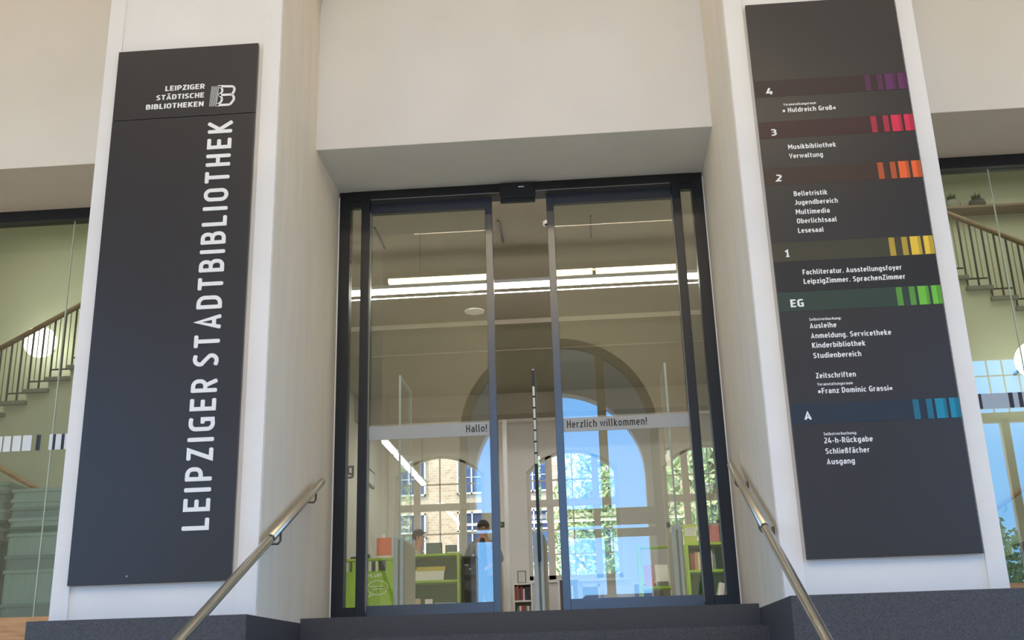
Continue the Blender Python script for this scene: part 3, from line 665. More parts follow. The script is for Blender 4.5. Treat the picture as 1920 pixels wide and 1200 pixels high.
# crates
def crate(x, y, z, wx, wy, h, m, lab, grp=None):
    t = thing('storage_crate', lab, 'crate', (x, y, z), grp)
    def rrect(hx, hy, r): return arc(x+hx-r, y+hy-r, r, 0, PI/2, 5)+arc(x-hx+r, y+hy-r, r, PI/2, PI, 5)+arc(x-hx+r, y-hy+r, r, PI, 1.5*PI, 5)+arc(x+hx-r, y-hy+r, r, 1.5*PI, 2*PI, 5)
    bm = bmesh.new(); prism(bm, rrect(wx/2-.015, wy/2-.015, .06), 'z', z+.002, z+h-.03); link('body', bm, m, t)
    bm = bmesh.new(); prism(bm, rrect(wx/2, wy/2, .065), 'z', z+h-.03, z+h); link('rim', bm, m, t)
def crate_stack(x, y, hs, where):
    z = 0
    for i, (h, m) in enumerate(hs):
        pos = 'topmost in' if i == len(hs)-1 else ('lowest in' if i == 0 else {1: 'second from bottom of', 2: 'third from bottom of', 3: 'fourth from bottom of', 4: 'middle one of', 5: 'fourth from top of', 6: 'third from top of', 7: 'second from top of'}[i])
        nm = {'crate': 'pale grey green', 'cratedark': 'dark green', 'crategrey': 'mid grey'}[m]
        crate(x, y, z, .62, .42, h, m, '%s plastic crate, %s %s' % (nm, pos, where)); z += h
crate_stack(-4.60, 1.42, [(.27, 'crategrey'), (.30, 'crate'), (.13, 'crategrey'), (.20, 'crate'), (.06, 'cratedark'), (.08, 'crate'), (.10, 'crategrey'), (.075, 'crate'), (.095, 'crate')], 'the front crate stack')
crate_stack(-5.34, 1.62, [(.27, 'crategrey'), (.30, 'cratedark'), (.30, 'cratedark'), (.12, 'crategrey'), (.07, 'cratedark'), (.10, 'crate'), (.10, 'crategrey'), (.08, 'crategrey'), (.08, 'crate')], 'the rear crate stack')

# ================================================================== LIBRARY LAMPS
t = thing('linear_lamp', 'long white linear lamp crossing behind the whole glass entrance', 'lamp', (0, 2.0, 3.36))
for a, b in ((-3.0, -1.03), (-1.02, -.24), (-.23, 1.62), (1.63, 3.0)):
    box('light_tube', 'led', (a, 1.985, 3.335, b, 2.02, 3.385), t)
box('housing', 'grille', (-3.0, 1.975, 3.386, 3.0, 2.035, 3.42), t); box('lower_trim', 'gatelight', (-3.0, 2.03, 3.29, 3.0, 2.04, 3.30), t)
for x in (-2.2, 2.2):
    bm = bmesh.new(); tube(bm, [(x, 2.0, 3.42), (x, 2.0, 3.75)], .004, 6); link('suspension_wire', bm, 'bracket', t)
t = thing('ceiling_lamp_row', 'slanting row of white ceiling lamps receding along the left reading room', 'lamp', (-2.36, 9, 3.0))
for k in range(4): box('light_tube', 'led', (-2.40, 6.4+k*.95, 2.70, -2.32, 7.2+k*.95, 2.73), t)
box('housing', 'white', (-2.41, 6.35, 2.732, -2.31, 10.1, 2.77), t)
for y in (6.6, 9.9):
    bm = bmesh.new(); tube(bm, [(-2.36, y, 2.77), (-2.36, y, 3.45 if y < 8 else 3.95)], .004, 6); link('suspension_wire', bm, 'bracket', t)
for i, (x0, x1, y0, y1) in enumerate(((-2.7, -1.5, 9.3, 10.4), (-1.3, -.2, 9.3, 10.4), (.1, 1.3, 9.3, 10.4), (1.6, 2.8, 9.3, 10.4))):
    tag(box('acoustic_panel', 'dimwhite', (x0, y0, 3.86, x1, y1, 3.93), bevel=.005), ['white ceiling panel above the leftmost arched window', 'white ceiling panel left of the slim column top', 'white ceiling panel above the middle arched window', 'white ceiling panel nearest the right arched window'][i], 'panel', 'white ceiling panels of the reading room')
t = thing('smoke_detector', 'small white smoke detector on the ceiling behind the door gap', 'detector', (.2, 1.3, 3.75))
bm = bmesh.new(); tube(bm, [(.2, 1.3, 3.75), (.2, 1.3, 3.715)], .05, 16); link('base', bm, 'white', t)
bm = bmesh.new(); tube(bm, [(.2, 1.3, 3.715), (.2, 1.3, 3.70)], [.035, .025], 16); link('sensor_head', bm, 'gateblack', t)
for x, lab in ((-1.5, 'thin dark ceiling track behind the left door pane'), (-.28, 'thin dark ceiling track at the left edge of the door gap'), (.24, 'thin dark ceiling track beside the smoke detector'), (.62, 'thin dark ceiling track behind the right door pane')):
    tag(box('ceiling_track', 'iron', (x-.006, 1.2, 3.735, x+.006, 1.75, 3.75)), lab, 'track', 'ceiling tracks')
for x, y, lab in ((-.82, 3.1, 'round pale ceiling fitting behind the left door pane'), (.25, 2.9, 'round pale ceiling fitting high in the door gap'), (-.8, 3.9, 'smaller round ceiling fitting deeper behind the left pane')):
    bm = bmesh.new(); tube(bm, [(x, y, 3.75), (x, y, 3.735)], .12, 20); tag(link('ceiling_fitting', bm, 'farwall'), lab, 'ceiling fitting')
# lamp of the front hall mirrored in the doors
t = thing('hall_pendant_lamp', 'warm yellow strip lamp mirrored across the two door panes', 'lamp', (0, -6, 5.05))
for a, b in ((-2.26, .69), (.74, 3.6)): box('light_tube', 'warmled', (a, -6.04, 4.97, b, -5.96, 5.03), t)
box('housing', 'white', (-2.27, -6.04, 5.03, 3.61, -5.96, 5.07), t)
for x in (-1.8, 3.1):
    bm = bmesh.new(); tube(bm, [(x, -6, 5.07), (x, -6, TOP)], .005, 6); link('suspension_wire', bm, 'bracket', t)

# ================================================================== SECURITY GATES
def gate(x, lab, mid=False):
    t = thing('security_gate', lab, 'security gate', (x, .9, 0))
    box('post', 'gatepost', (x-.045, .93, 0, x+.045, 1.52, .68), t, .012)
    box('edge_strip', 'gateedge', (x-.05, .90, 0, x-.012, .93, .70), t, .006); box('edge_strip', 'gateedge', (x+.005, .90, 0, x+.032, .93, .70), t, .006)
    box('clear_panel', 'acrylic', (x-.008, .92, .68, x+.008, 1.52, 2.15), t)
    box('panel_rim', 'gateedge', [(x-.009, .91, .68, x+.009, .92, 2.15), (x-.006, .92, 2.145, x+.006, 1.52, 2.152), (x-.006, 1.52, .68, x+.006, 1.526, 2.152)], t)
    if mid:
        b = box('black_strip', 'gateblack', (x-.014, .885, .45, x+.014, .908, 2.13), t)
        z = 1.98
        for k in range(7): box('white_marker', 'gatelight', (x-.010, .881, z-.085, x+.010, .8845, z), b); z -= .102
gate(-1.19, 'clear security gate behind the left door pane'); gate(.02, 'clear security gate with black and white edge in the door gap', True); gate(1.20, 'clear security gate behind the right door pane')

# ================================================================== SERVICE COUNTER
t = thing('info_stand', 'lime green box stand with barcode slots and white speech bubble', 'stand', (-2.3, 5.0, 0))
box('body', 'lime', (-2.66, 5.0, 0, -1.965, 5.5, .93), t, .004)
box('top_board', 'lime', (-2.68, 4.98, .93, -1.955, 5.5, .955), t)
for x0, x1, m in ((-2.63, -2.585, 'ink'), (-2.565, -2.545, 'paper'), (-2.52, -2.49, 'ink'), (-2.40, -2.36, 'paper'), (-2.335, -2.29, 'ink'), (-2.285, -2.255, 'paper'), (-2.24, -2.20, 'ink'), (-2.195, -2.17, 'paper'), (-2.155, -2.125, 'ink'), (-2.12, -2.07, 'ink')):
    box('barcode_stripe', m, (x0, 4.995, .80, x1, 4.9995, .92), t)
text('stand_lettering', 'WLAN?', -2.30, -2.12, .725, .045, 4.9995, 'letter', t, .17)
bm = bmesh.new(); A = [(-2.17+.125*math.cos(q), .60+.085*math.sin(q)) for q in [2*PI*k/24 for k in range(25)]]
ribbon(bm, A, .009, 4.996, 4.9995); ribbon(bm, [(-2.26, .54), (-2.28, .49), (-2.22, .52)], .009, 4.996, 4.9995)
ribbon(bm, [(-2.27, .615), (-2.10, .615)], .010, 4.996, 4.9995); ribbon(bm, [(-2.23, .585), (-2.12, .585)], .010, 4.996, 4.9995); link('speech_bubble', bm, 'letter', t)
def bookshelf(name, lab, x0, x1, y0, y1, zs, top, m, mb, th=.025):
    t = thing(name, lab, 'shelf', ((x0+x1)/2, y0, 0))
    box('side_panel', m, (x0, y0, 0, x0+th, y1, top), t); box('side_panel', m, (x1-th, y0, 0, x1, y1, top), t)
    box('top_board', m, (x0+th, y0, top-th, x1-th, y1, top), t); box('back_panel', mb, (x0+th, y1-.015, 0, x1-th, y1, top-th), t)
    for z in zs: box('shelf_board', m, (x0+th, y0+.01, z-th, x1-th, y1-.015, z), t)
    return t
bookshelf('counter_shelf', 'lime green open shelf unit below the service desk monitors', -1.80, -1.16, 5.0, 5.42, (.665, .30), .985, 'lime', 'limedark')
t = thing('brochure_holder', 'tilted white and yellow leaflet tray on the green counter shelf', 'leaflets', (-1.55, 5.1, .665))
bm = bmesh.new(); prism(bm, [(5.04, .667), (5.05, .667), (5.15, .81), (5.14, .81)], 'x', -1.72, -1.36); link('leaflet', bm, 'paper', t)
bm = bmesh.new(); prism(bm, [(5.121, .79), (5.138, .79), (5.175, .845), (5.158, .845)], 'x', -1.71, -1.35); link('yellow_leaflet', bm, 'yellow', t)
for x0, x1, z1, m, lab in ((-1.76, -1.66, .46, 'tan', 'small tan booklet low on the green counter shelf'), (-1.60, -1.51, .45, 'paper', 'white booklet low on the green counter shelf'), (-1.48, -1.22, .40, 'gateedge', 'flat pale blue folder low on the green counter shelf')):
    t = thing('booklet', lab, 'booklet', ((x0+x1)/2, 5.15, .30)); box('pages', 'paper', (x0+.004, 5.125, .301, x1-.004, 5.17, z1-.004), t); box('cover', m, (x0, 5.118, .30, x1, 5.125, z1), t)
tag(box('desk', 'lime', [(-2.7, 5.51, .0, -2.66, 6.2, .93), (-2.7, 5.51, .93, -1.16, 6.3, .965), (-1.2, 5.51, 0, -1.16, 6.3, .93)]), 'lime green service desk behind the shelf unit', 'desk')
t = thing('orange_notice', 'orange notice card standing on the green info stand', 'notice', (-2.1, 5.1, .955))
box('card', 'orange', (-2.205, 5.10, .995, -2.02, 5.112, 1.215), t); box('foot', 'paper', (-2.21, 5.095, .955, -2.015, 5.125, .995), t)
box('tab', 'paper', (-2.14, 5.10, 1.215, -2.10, 5.108, 1.26), t)
tag(box('card_reader', 'black', [(-2.36, 5.1, .955, -2.30, 5.2, 1.02), (-2.54, 5.12, .955, -2.46, 5.2, .995)], bevel=.004), 'small black device beside the orange notice', 'device')
def monitor(x0, x1, y, z0, z1, lab, tilt):
    t = thing('monitor', lab, 'monitor', ((x0+x1)/2, y, .965))
    bm = bmesh.new(); bx(bm, x0, y, z0, x1, y+.03, z1)
    o = link('screen', bm, 'monitor', t, .006)
    box('stand', 'black', [((x0+x1)/2-.02, y+.03, .97, (x0+x1)/2+.02, y+.05, z0+.1), ((x0+x1)/2-.09, y-.02, .965, (x0+x1)/2+.09, y+.12, .975)], t)
    box('cover_panel', 'crategrey', (x0+.01, y-.003, z0+.06, x1-.01, y, z1-.01), t)
monitor(-1.66, -1.45, 5.62, .99, 1.19, 'dark computer monitor in front of the seated clerk', 0)
monitor(-1.42, -1.27, 5.70, 1.0, 1.165, 'second smaller dark monitor right of the clerk', 0)
tag(box('paper_stack', 'paper', (-1.32, 5.10, .985, -1.17, 5.38, 1.01)), 'flat pale stack at the right end of the counter', 'papers')
t = thing('cable_trolley', 'black equipment rack at the right end of the counter', 'rack', (-1.03, 5.2, 0))
box('rack_frame', 'blackcloth', [(-1.13, 5.1, .0, -1.11, 5.5, .95), (-.97, 5.1, .0, -.95, 5.5, .95), (-1.13, 5.1, .93, -.95, 5.5, .95), (-1.13, 5.45, 0, -.95, 5.5, .95)], t)
box('device', 'black', [(-1.105, 5.12, .55, -.975, 5.44, .66), (-1.105, 5.12, .72, -.975, 5.44, .86)], t)
box('label_light', 'gatelight', [(-1.10, 5.117, .84, -1.06, 5.1195, .85), (-1.05, 5.117, .79, -1.02, 5.1195, .80)], t)

# right shelf with books
bookshelf('display_shelf', 'lime green book display shelf behind the right sidelight', 1.46, 2.45, 3.2, 3.6, (.525, .19), .805, 'lime', 'limedark')
bx_bm = None
box_l = thing('info_board', 'yellow green notice with white text panel on the display shelf', 'notice', (1.52, 3.3, .805))
box('board', 'olive', (1.46, 3.30, .805, 1.60, 3.315, 1.01), box_l); box('text_panel', 'paper', (1.475, 3.296, .89, 1.59, 3.2995, .975), box_l)
box('text_line', 'greyink', [(1.485, 3.2945, z, 1.58, 3.2955, z+.004) for z in (.905, .925, .945, .96)], box_l)
tag(box('red_book', 'pink', (1.66, 3.36, .805, 1.84, 3.385, 1.0), bevel=.003), 'dusty red book standing on top of the display shelf', 'book')
bm = bmesh.new(); sphere(bm, (1.90, 3.36, .835), .045, (1, 1, .7)); tag(link('round_ornament', bm, 'bark'), 'small brown round object beside the red book', 'ornament')
BC = [(196, 150, 90), (226, 214, 180), (236, 232, 222), (70, 76, 104), (150, 70, 62), (120, 126, 132), (206, 186, 150), (90, 110, 92), (222, 206, 210), (180, 90, 60)]
BM = [mat('book_cover_%d' % i, srgb(*c), .6, noise=.05) for i, c in enumerate(BC)]
WORD = ['ochre', 'cream', 'white', 'navy', 'red brown', 'grey', 'beige', 'sage', 'pale pink', 'rust']
ORD = ['leftmost', 'second', 'third', 'fourth', 'fifth', 'sixth', 'seventh', 'eighth', 'ninth', 'tenth', 'eleventh']
def book(x, y, z, wd, d, h, mi, lab, grp, lean=0):
    t = thing('book', lab, 'book', (x, y, z), grp)
    a = box('cover', BM[mi], (x, y, z, x+wd, y+d, z+h), t); p = box('pages', 'paper', (x+.003, y+.004, z+.003, x+wd-.003, y+d+.003, z+h+.001), t)
    if lean: t.rotation_euler = (0, lean, 0)
    return t
def book_row(x0, y, z, specs, place, grp, lean=0):
    x = x0
    for i, (wd, h, mi) in enumerate(specs):
        book(x, y, z, wd, .15, h, mi, '%s book, %s from left %s' % (WORD[mi], ORD[i], place), grp, lean); x += wd+.003
book_row(1.50, 3.24, .525, [(.045, .17, 4), (.03, .19, 0), (.05, .185, 1), (.03, .18, 6), (.022, .19, 3), (.04, .195, 1), (.03, .16, 5)], 'on the middle board of the display shelf', 'books on the display shelf middle board')
book_row(1.92, 3.24, .525, [(.035, .20, 1), (.03, .17, 7)], 'on the display shelf behind the sidelight', 'books behind the right sidelight')
book_row(1.74, 3.24, .19, [(.03, .21, 2), (.025, .20, 8), (.03, .21, 5), (.028, .2, 1)], 'leaning low on the display shelf', 'leaning books on the display shelf', .22)
book_row(1.92, 3.24, .19, [(.04, .21, 1), (.03, .2, 8), (.035, .22, 2), (.025, .2, 4), (.04, .21, 5), (.03, .19, 8)], 'on the low board behind the right sidelight', 'books low behind the right sidelight')
# magazine rack on the right of the second pane
t = thing('magazine_rack', 'lime green slanted magazine rack beside the right security gate', 'rack', (1.2, 4.2, 0))
bm = bmesh.new(); prism(bm, [(4.2, 0), (4.6, 0), (4.6, .95), (4.5, .95), (4.2, .45)], 'x', 1.38, 1.42); link('side_panel', bm, 'lime', t)
bm = bmesh.new(); prism(bm, [(4.2, 0), (4.6, 0), (4.6, .95), (4.5, .95), (4.2, .45)], 'x', 1.0, 1.04); link('side_panel', bm, 'lime', t)
box('shelf_board', 'lime', [(1.04, 4.22, .42, 1.38, 4.58, .445), (1.04, 4.5, .9, 1.38, 4.58, .92)], t)
for x0, x1, m, lab in ((1.06, 1.17, 'pink', 'pink magazine on the slanted rack'), (1.19, 1.34, 'paper', 'white magazine on the slanted rack')):
    o = thing('magazine', lab, 'magazine', ((x0+x1)/2, 4.3, .445)); 
    bm = bmesh.new(); prism(bm, [(4.28, .446), (4.30, .446), (4.42, .70), (4.40, .70)], 'x', x0, x1); link('cover', bm, m, o)
    box('title_strip', 'orange' if m == 'pink' else 'greyink', (x0+.01, 4.275, .45, x1-.01, 4.279, .50), o)

# reading room furniture in the door gap
bookshelf('tall_bookcase', 'tan bookcase left of the slim white column', -1.55, -1.0, 9.5, 9.85, (.85, .45), 1.27, 'tan', 'tan')
book_row(-1.30, 9.55, .85, [(.03, .2, 5), (.03, .22, 6), (.035, .2, 3), (.03, .21, 1), (.03, .18, 6), (.04, .2, 5)], 'in the tan bookcase', 'books in the tan bookcase')
bookshelf('low_bookcase', 'low white bookcase under the framed green card', -.87, -.545, 10.2, 10.55, (.72, .38), 1.0, 'white', 'tan')
book_row(-.845, 10.23, .72, [(.035, .22, 4), (.03, .24, 9), (.03, .2, 3), (.035, .23, 4), (.03, .19, 8)], 'on the upper board of the low white bookcase', 'books on the low bookcase upper board')
tag(box('dark_box', 'ink', (-.665, 10.24, .72, -.575, 10.45, .94)), 'dark box at the right of the upper bookcase board', 'box')
book_row(-.80, 10.23, .38, [(.03, .24, 5), (.025, .25, 2), (.035, .26, 9), (.03, .25, 4), (.025, .24, 5), (.03, .25, 2), (.028, .25, 5)], 'on the lower board of the low white bookcase', 'books on the low bookcase lower board')
t = thing('framed_card', 'small framed pale green card standing on the low white bookcase', 'picture', (-.72, 10.3, 1.0))
box('frame', 'crategrey', (-.795, 10.30, 1.0, -.645, 10.32, 1.215), t); box('card', 'winframe', (-.778, 10.296, 1.02, -.662, 10.2995, 1.198), t)
t = thing('cabinet', 'dark brown cabinet with white top below the middle window', 'cabinet', (.1, 9.9, 0))
box('body', 'cabinet', (-.07, 9.9, 0, .22, 10.3, 1.0), t); box('top_board', 'white', (-.10, 9.88, 1.0, .24, 10.32, 1.03), t); box('side_panel', 'white', (-.10, 9.9, 0, -.07, 10.3, 1.0), t)
tag(box('yellow_binder', 'yellow', (.10, 10.0, 1.03, .13, 10.2, 1.27)), 'yellow binder standing on the dark brown cabinet', 'binder')
tag(box('white_folder', 'paper', (.12, 9.86, .45, .15, 9.9, .9)), 'white folder leaning on the dark brown cabinet front', 'folder')
t = thing('side_cabinet', 'grey cabinet with white frame behind the right door pane', 'cabinet', (.45, 10.2, 0))
box('body', 'cabinet', (.30, 10.2, 0, .56, 10.5, .9), t); box('frame', 'white', [(.27, 10.19, 0, .30, 10.5, .95), (.56, 10.19, 0, .60, 10.5, .95), (.27, 10.19, .9, .60, 10.5, .95)], t)
tag(box('radiator_box', 'white', (.66, 10.75, 0, 1.15, 10.93, .95)), 'low white radiator cover under the middle window', 'radiator')
bookshelf('paper_shelf', 'low pale shelf with brown cartons near the right window', 1.12, 1.75, 9.6, 9.95, (.5,), .90, 'white', 'tan')
tag(box('carton', 'bark', (1.25, 9.65, .5, 1.6, 9.9, .82)), 'brown carton in the low pale shelf', 'carton')
for x, z, lab, y in ((-1.10, 1.90, 'small dark hanging sign left of the slim column', 9.84), (1.83, 1.92, 'small dark hanging sign near the right security gate', 10.9)):
    t = thing('exit_sign', lab, 'sign', (x, y, z)); box('sign_face', 'ink', (x, y, z, x+.14, y+.03, z+.09), t)
    box('pictogram', 'leaf2', [(x+.07, y-.003, z+.02, x+.085, y-.0005, z+.075), (x+.10, y-.003, z+.02, x+.115, y-.0005, z+.075)], t)
    box('hanger', 'iron', (x+.065, y+.01, z+.09, x+.075, y+.02, 3.9), t)
t = thing('framed_picture', 'small grey framed picture on the left reading room wall', 'picture', (XL+.01, 9.2, 2.7))
box('frame', 'greyink', (XL, 9.0, 2.58, XL+.03, 9.55, 2.86), t); box('print', 'winframe', (XL+.03, 9.05, 2.62, XL+.034, 9.5, 2.82), t)

# ================================================================== PEOPLE
def skin_body(name, verts, edges, radii, m, parent, sub=2):
    me = bpy.data.meshes.new(name); me.from_pydata(verts, edges, []); o = bpy.data.objects.new(name, me); COL.objects.link(o)
    md = o.modifiers.new('skin', 'SKIN'); md.use_smooth_shade = True
    for i, r in enumerate(radii): me.skin_vertices[0].data[i].radius = r if isinstance(r, tuple) else (r, r)
    me.skin_vertices[0].data[0].use_root = True
    ss = o.modifiers.new('sub', 'SUBSURF'); ss.levels = sub; ss.render_levels = sub
    bpy.context.view_layer.update()
    m2 = bpy.data.meshes.new_from_object(o.evaluated_get(bpy.context.evaluated_depsgraph_get()))
    bpy.data.objects.remove(o); m2.materials.clear(); m2.materials.append(M[m])
    for p in m2.polygons: p.use_smooth = True; p.material_index = 0
    o2 = bpy.data.objects.new(name, m2); COL.objects.link(o2); o2.parent = parent; o2.matrix_parent_inverse = Matrix.Translation(-parent.location)
    return o2
def person(label, hip, facing, head_c, shoulders, hands, legs, mats, cat='person'):
    """hip: pelvis point; facing: unit vector (x,y); arms end in five-finger hands; one continuous body"""
    f = Vector((facing[0], facing[1], 0)).normalized(); sd = Vector((f.y, -f.x, 0)); upv = Vector((0, 0, 1))
    t = thing('person', label, cat, (hip.x, hip.y, 0))
    V, E, R = [], [], []
    def add(p, r, prev=None):
        V.append(tuple(p)); R.append(r); i = len(V)-1
        if prev is not None: E.append((prev, i))
        return i
    pel = add(hip, .12); wa = add(hip+upv*.17, .115, pel); ch = add(hip+upv*.36, .13, wa); nb = add(shoulders, .065, ch)
    nk = add(head_c-upv*.10+f*-.01, .05, nb); hd = add(head_c-upv*.035, .068, nk); ht = add(head_c+upv*.045, .076, hd)
    for s, (elb, wr) in zip((1, -1), hands):
        sh = add(shoulders+sd*s*.165-upv*.04, .055, nb); el = add(elb, .043, sh); w = add(wr, .03, el)
        d = (wr-elb).normalized(); pm = add(wr+d*.05, .032, w)
        side = d.cross(upv).normalized() if abs(d.z) < .95 else sd
        for k in range(4):
            b = wr+d*.095+side*(k-1.5)*.021; L = (.066, .078, .072, .055)[k]
            a = add(b, .0095, pm); c = add(b+d*L*.55-upv*.010, .0088, a); add(b+d*L*.9-upv*.032, .0075, c)
        a = add(wr+d*.04+side*s*-.035, .011, w); add(wr+d*.075+side*s*-.055-upv*.012, .009, a)
    for s, pts in zip((1, -1), legs):
        pv = add(hip+sd*s*.09-upv*.04, .088, pel); rr = (.07, .05, .045)
        for q, p in enumerate(pts): pv = add(p, rr[min(q, 2)], pv)
    body = skin_body('body', V, E, R, mats['skin'], t)
    # face
    bm = bmesh.new()
    hc = head_c
    tube(bm, [hc+f*.082+upv*.02, hc+f*.108-upv*.012, hc+f*.088-upv*.018], [.008, .015, .007], 8); link('nose', bm, mats['skin'], t)
    for s in (-1, 1):
        bm = bmesh.new(); sphere(bm, hc+f*.076+sd*s*.031+upv*.018, .0105, seg=10, ring=8); link('eye', bm, 'ink', t)
        bm = bmesh.new(); sphere(bm, hc+sd*s*.078-f*.005, .028, (.45, .7, 1.1), 10, 8); link('ear', bm, mats['skin'], t)
    bm = bmesh.new(); tube(bm, [hc+f*.076+sd*-.022-upv*.045, hc+f*.084-upv*.047, hc+f*.076+sd*.022-upv*.045], [.003, .006, .003], 8); link('mouth', bm, 'pink', t)
    bm = bmesh.new(); sphere(bm, hc-f*.016+upv*.045, .096, (.93, .98, .93), 22, 16)
    cut = [v for v in bm.verts if (Vector(v.co)-hc).dot(f) > .025 and v.co.z < hc.z+.055 or v.co.z < hc.z-.045]
    bmesh.ops.delete(bm, geom=cut, context='VERTS'); link('hair', bm, mats['hair'], t)
    # jacket: torso and sleeves as one garment
    V2, E2, R2 = [], [], []
    def ad(p, r, prev=None):
        V2.append(tuple(p)); R2.append(r); i = len(V2)-1
        if prev is not None: E2.append((prev, i))
        return i
    a = ad(hip+upv*.0, .155); b = ad(hip+upv*.17, .145, a); c = ad(hip+upv*.36, .155, b); d0 = ad(shoulders-upv*.02, .075, c)
    for s, (elb, wr) in zip((1, -1), hands):
        sh = ad(shoulders+sd*s*.165-upv*.045, .072, d0); el = ad(elb, .057, sh); ad(elb+(wr-elb)*.9, .044, el)
    skin_body('jacket', V2, E2, R2, mats['top'], t)
    V3, E3, R3 = [tuple(hip+upv*.02)], [], [.15]
    for s, pts in zip((1, -1), legs):
        V3.append(tuple(hip+sd*s*.09-upv*.05)); R3.append(.105); E3.append((0, len(V3)-1))
        for q, p in enumerate(pts[:2]): V3.append(tuple(p+upv*(.05 if q == 1 else 0))); R3.append((.085, .06)[q]); E3.append((len(V3)-2, len(V3)-1))
    skin_body('trousers', V3, E3, R3, mats['legs'], t, 1)
    for s, pts in zip((1, -1), legs):
        p = pts[1]; bm = bmesh.new(); sphere(bm, (p.x+f.x*.06, p.y+f.y*.06, .045), .05, (1.0+abs(f.x)*1.4, 1.0+abs(f.y)*1.4, .85)); link('shoe', bm, 'black', t)
    return t, f, sd
# seated clerk looking right
hip = Vector((-1.99, 6.75, .72)); hc = Vector((-1.915, 6.70, 1.385))
person('seated clerk with short dark hair and white shirt facing right at the desk', hip, (1, -.15), hc, Vector((-1.96, 6.74, 1.20)),
       ((Vector((-1.86, 6.50, .98)), Vector((-1.66, 6.42, 1.03))), (Vector((-1.89, 6.92, .98)), Vector((-1.67, 6.72, 1.03)))),
       ((Vector((-1.64, 6.62, .68)), Vector((-1.60, 6.62, .10))), (Vector((-1.64, 6.82, .68)), Vector((-1.60, 6.82, .10)))), dict(skin='skin', hair='hair', top='shirt', legs='blackcloth'))
t = thing('office_stool', 'dark swivel stool under the seated clerk', 'stool', (-1.99, 6.75, 0))
bm = bmesh.new(); tube(bm, [(-1.99, 6.75, .50), (-1.99, 6.75, .555)], .2, 20); link('seat', bm, 'blackcloth', t)
bm = bmesh.new(); tube(bm, [(-1.99, 6.75, .04), (-1.99, 6.75, .5)], .025, 12); link('stem', bm, 'iron', t)
bm = bmesh.new(); tube(bm, [(-1.99, 6.75, .0), (-1.99, 6.75, .04)], [.24, .05], 20); link('foot', bm, 'iron', t)
# standing visitor facing the doors
hip = Vector((-1.040, 6.9, .82)); hc = Vector((-1.030, 6.86, 1.50))
tp, f, sd = person('standing visitor with dark cap of hair, glasses and grey jacket facing the doors', hip, (.15, -1), hc, Vector((-1.035, 6.9, 1.32)),
       ((Vector((-1.270, 6.82, 1.06)), Vector((-1.180, 6.62, .98))), (Vector((-0.790, 6.82, 1.06)), Vector((-0.900, 6.62, .98)))),
       ((Vector((-1.130, 6.87, .46)), Vector((-1.130, 6.92, .09))), (Vector((-0.940, 6.87, .46)), Vector((-0.940, 6.92, .09)))), dict(skin='skin', hair='blackhair', top='jacket', legs='blackcloth'))
bm = bmesh.new()
for s in (-1, 1): 
    cpt = hc+f*.093+sd*s*.032+Vector((0, 0, .018)); tube(bm, [cpt+sd*.026*math.cos(q)+Vector((0, 0, .02*math.sin(q))) for q in [2*PI*k/14 for k in range(15)]], .003, 6)
    tube(bm, [cpt+sd*s*.026, hc+sd*s*.08+Vector((0, 0, .02))], .003, 6)
link('glasses', bm, 'gateblack', tp)
bm = bmesh.new(); tube(bm, [hc+Vector((-.01, -.07, -.15)), hc+Vector((.0, -.135, -.25)), hc+Vector((.01, -.155, -.5)), hc+Vector((.01, -.14, -.66))], [.035, .05, .05, .045], 12); link('scarf', bm, 'blackcloth', tp)

# ================================================================== OUTSIDE
struct(box('floor_street', 'ground', (-60, 11.36, -.4, 60, 60, -.06))); struct(box('floor_square', 'ground', [(-80, -130, -2.5, 80, -20.5, -2.25), (-80, -20.5, -2.5, -11.3, 11, -2.25), (11.3, -20.5, -2.5, 80, 11, -2.25)]))
t = thing('brick_building', 'yellow brick building across the courtyard seen through the far windows', 'building', (0, 24, 0))
box('facade', 'brick', (-16, 24, -.06, 16, 30, 13), t)
for k in range(9):
    x = -7.15+k*1.85
    for z in (.5, 2.6, 4.75):
        h = 1.62
        f_ = box('window_frame', 'winframe', [(x, 23.93, z, x+.05, 24, z+h), (x+.85, 23.93, z, x+.9, 24, z+h), (x, 23.93, z, x+.9, 24, z+.05), (x, 23.93, z+h-.05, x+.9, 24, z+h), (x+.43, 23.93, z, x+.47, 24, z+h), (x, 23.93, z+1.02, x+.9, 24, z+1.07), (x, 23.95, z+.5, x+.9, 24, z+.52)], t)
        box('pane', 'darkpane', (x+.03, 23.97, z+.03, x+.87, 23.99, z+h-.03), f_)
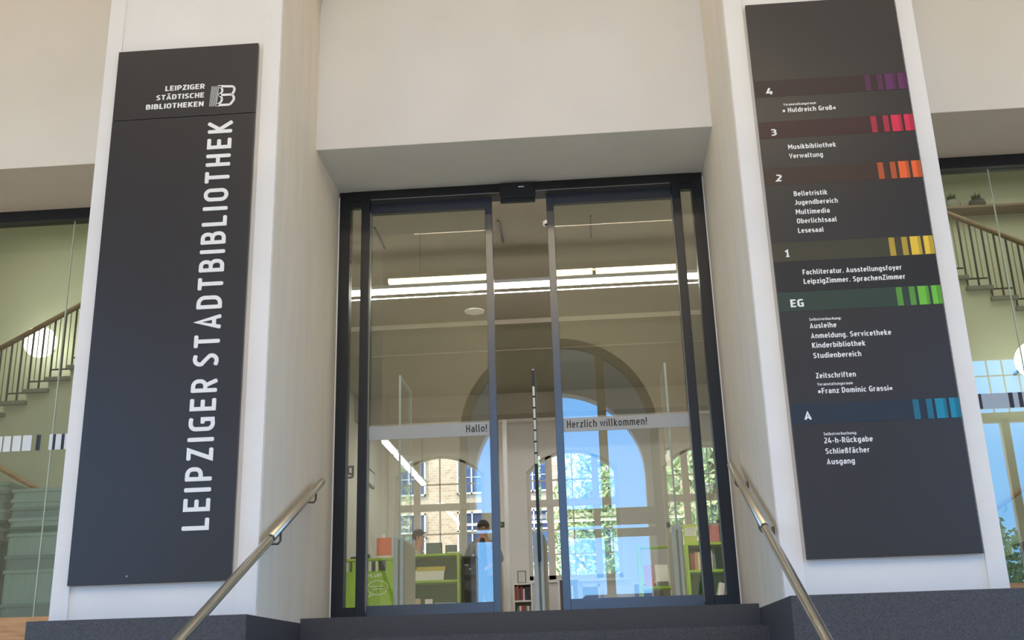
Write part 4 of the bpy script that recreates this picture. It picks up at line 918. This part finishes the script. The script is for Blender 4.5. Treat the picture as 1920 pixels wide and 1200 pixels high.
def tree(x, y, z0, h, rad, nl, m, lab, size=.16):
    t = thing('tree', lab, 'tree', (x, y, z0))
    bm = bmesh.new(); tube(bm, [(x, y, z0), (x+.1, y, z0+h*.35), (x, y, z0+h*.8)], [.14, .1, .03], 8)
    for k in range(7):
        a = k*2.4; tube(bm, [(x+.05, y, z0+h*(.3+.06*k)), (x+math.cos(a)*rad*.8, y+math.sin(a)*rad*.8, z0+h*(.45+.07*k))], [.05, .012], 6)
    link('trunk', bm, 'bark', t)
    bm = bmesh.new(); rnd = random.Random(int(x*100+y*7))
    for k in range(nl):
        while True:
            p = Vector((rnd.uniform(-1, 1), rnd.uniform(-1, 1), rnd.uniform(-1, 1)))
            if p.length < 1: break
        p = Vector((x+p.x*rad, y+p.y*rad, z0+h*.6+p.z*h*.45))
        a = Vector((rnd.uniform(-1, 1), rnd.uniform(-1, 1), rnd.uniform(-1, 1))).normalized(); b = a.orthogonal().normalized(); s1 = size*rnd.uniform(.6, 1.2)
        bm.faces.new([bm.verts.new(p+a*s1), bm.verts.new(p+b*s1*.5), bm.verts.new(p-a*s1), bm.verts.new(p-b*s1*.5)])
    link('foliage', bm, m, t)
tree(.55, 17.0, -.06, 4.6, 1.05, 2300, 'leaf', 'young bright green tree behind the middle arched window', .10)
tree(3.6, 18.5, -.06, 6.5, 1.9, 2600, 'leaf', 'broad leafy tree behind the right arched window', .14)
tree(7.8, 17.5, -.06, 6.0, 1.8, 1600, 'leaf2', 'darker leafy tree at the far right behind the reading room', .2)
for x, yy, wd, h, lab in ((-9, -85, 14, 2.2, 'distant grey house left in the mirrored view'), (6, -95, 18, 3.2, 'distant grey house right in the mirrored view'), (26, -90, 16, 4, 'distant grey house far right in the mirrored view')):
    t = thing('distant_house', lab, 'building', (x, yy, -2.25)); box('walls', 'house', (x-wd/2, yy, -2.25, x+wd/2, yy+8, h), t)
    bm = bmesh.new(); prism(bm, [(x-wd/2-.4, h), (x+wd/2+.4, h), (x+wd/2-3, h+2.6), (x-wd/2+3, h+2.6)], 'y', yy-.4, yy+8.4); link('roof', bm, 'roof', t)
tree(10.5, -45, -2.25, 8.5, 3.5, 4500, 'leaf2', 'tree mirrored low in the right glazing', .2); tree(19.5, -48, -2.25, 8.5, 3.5, 4500, 'leaf2', 'second tree mirrored at the right picture edge', .2)
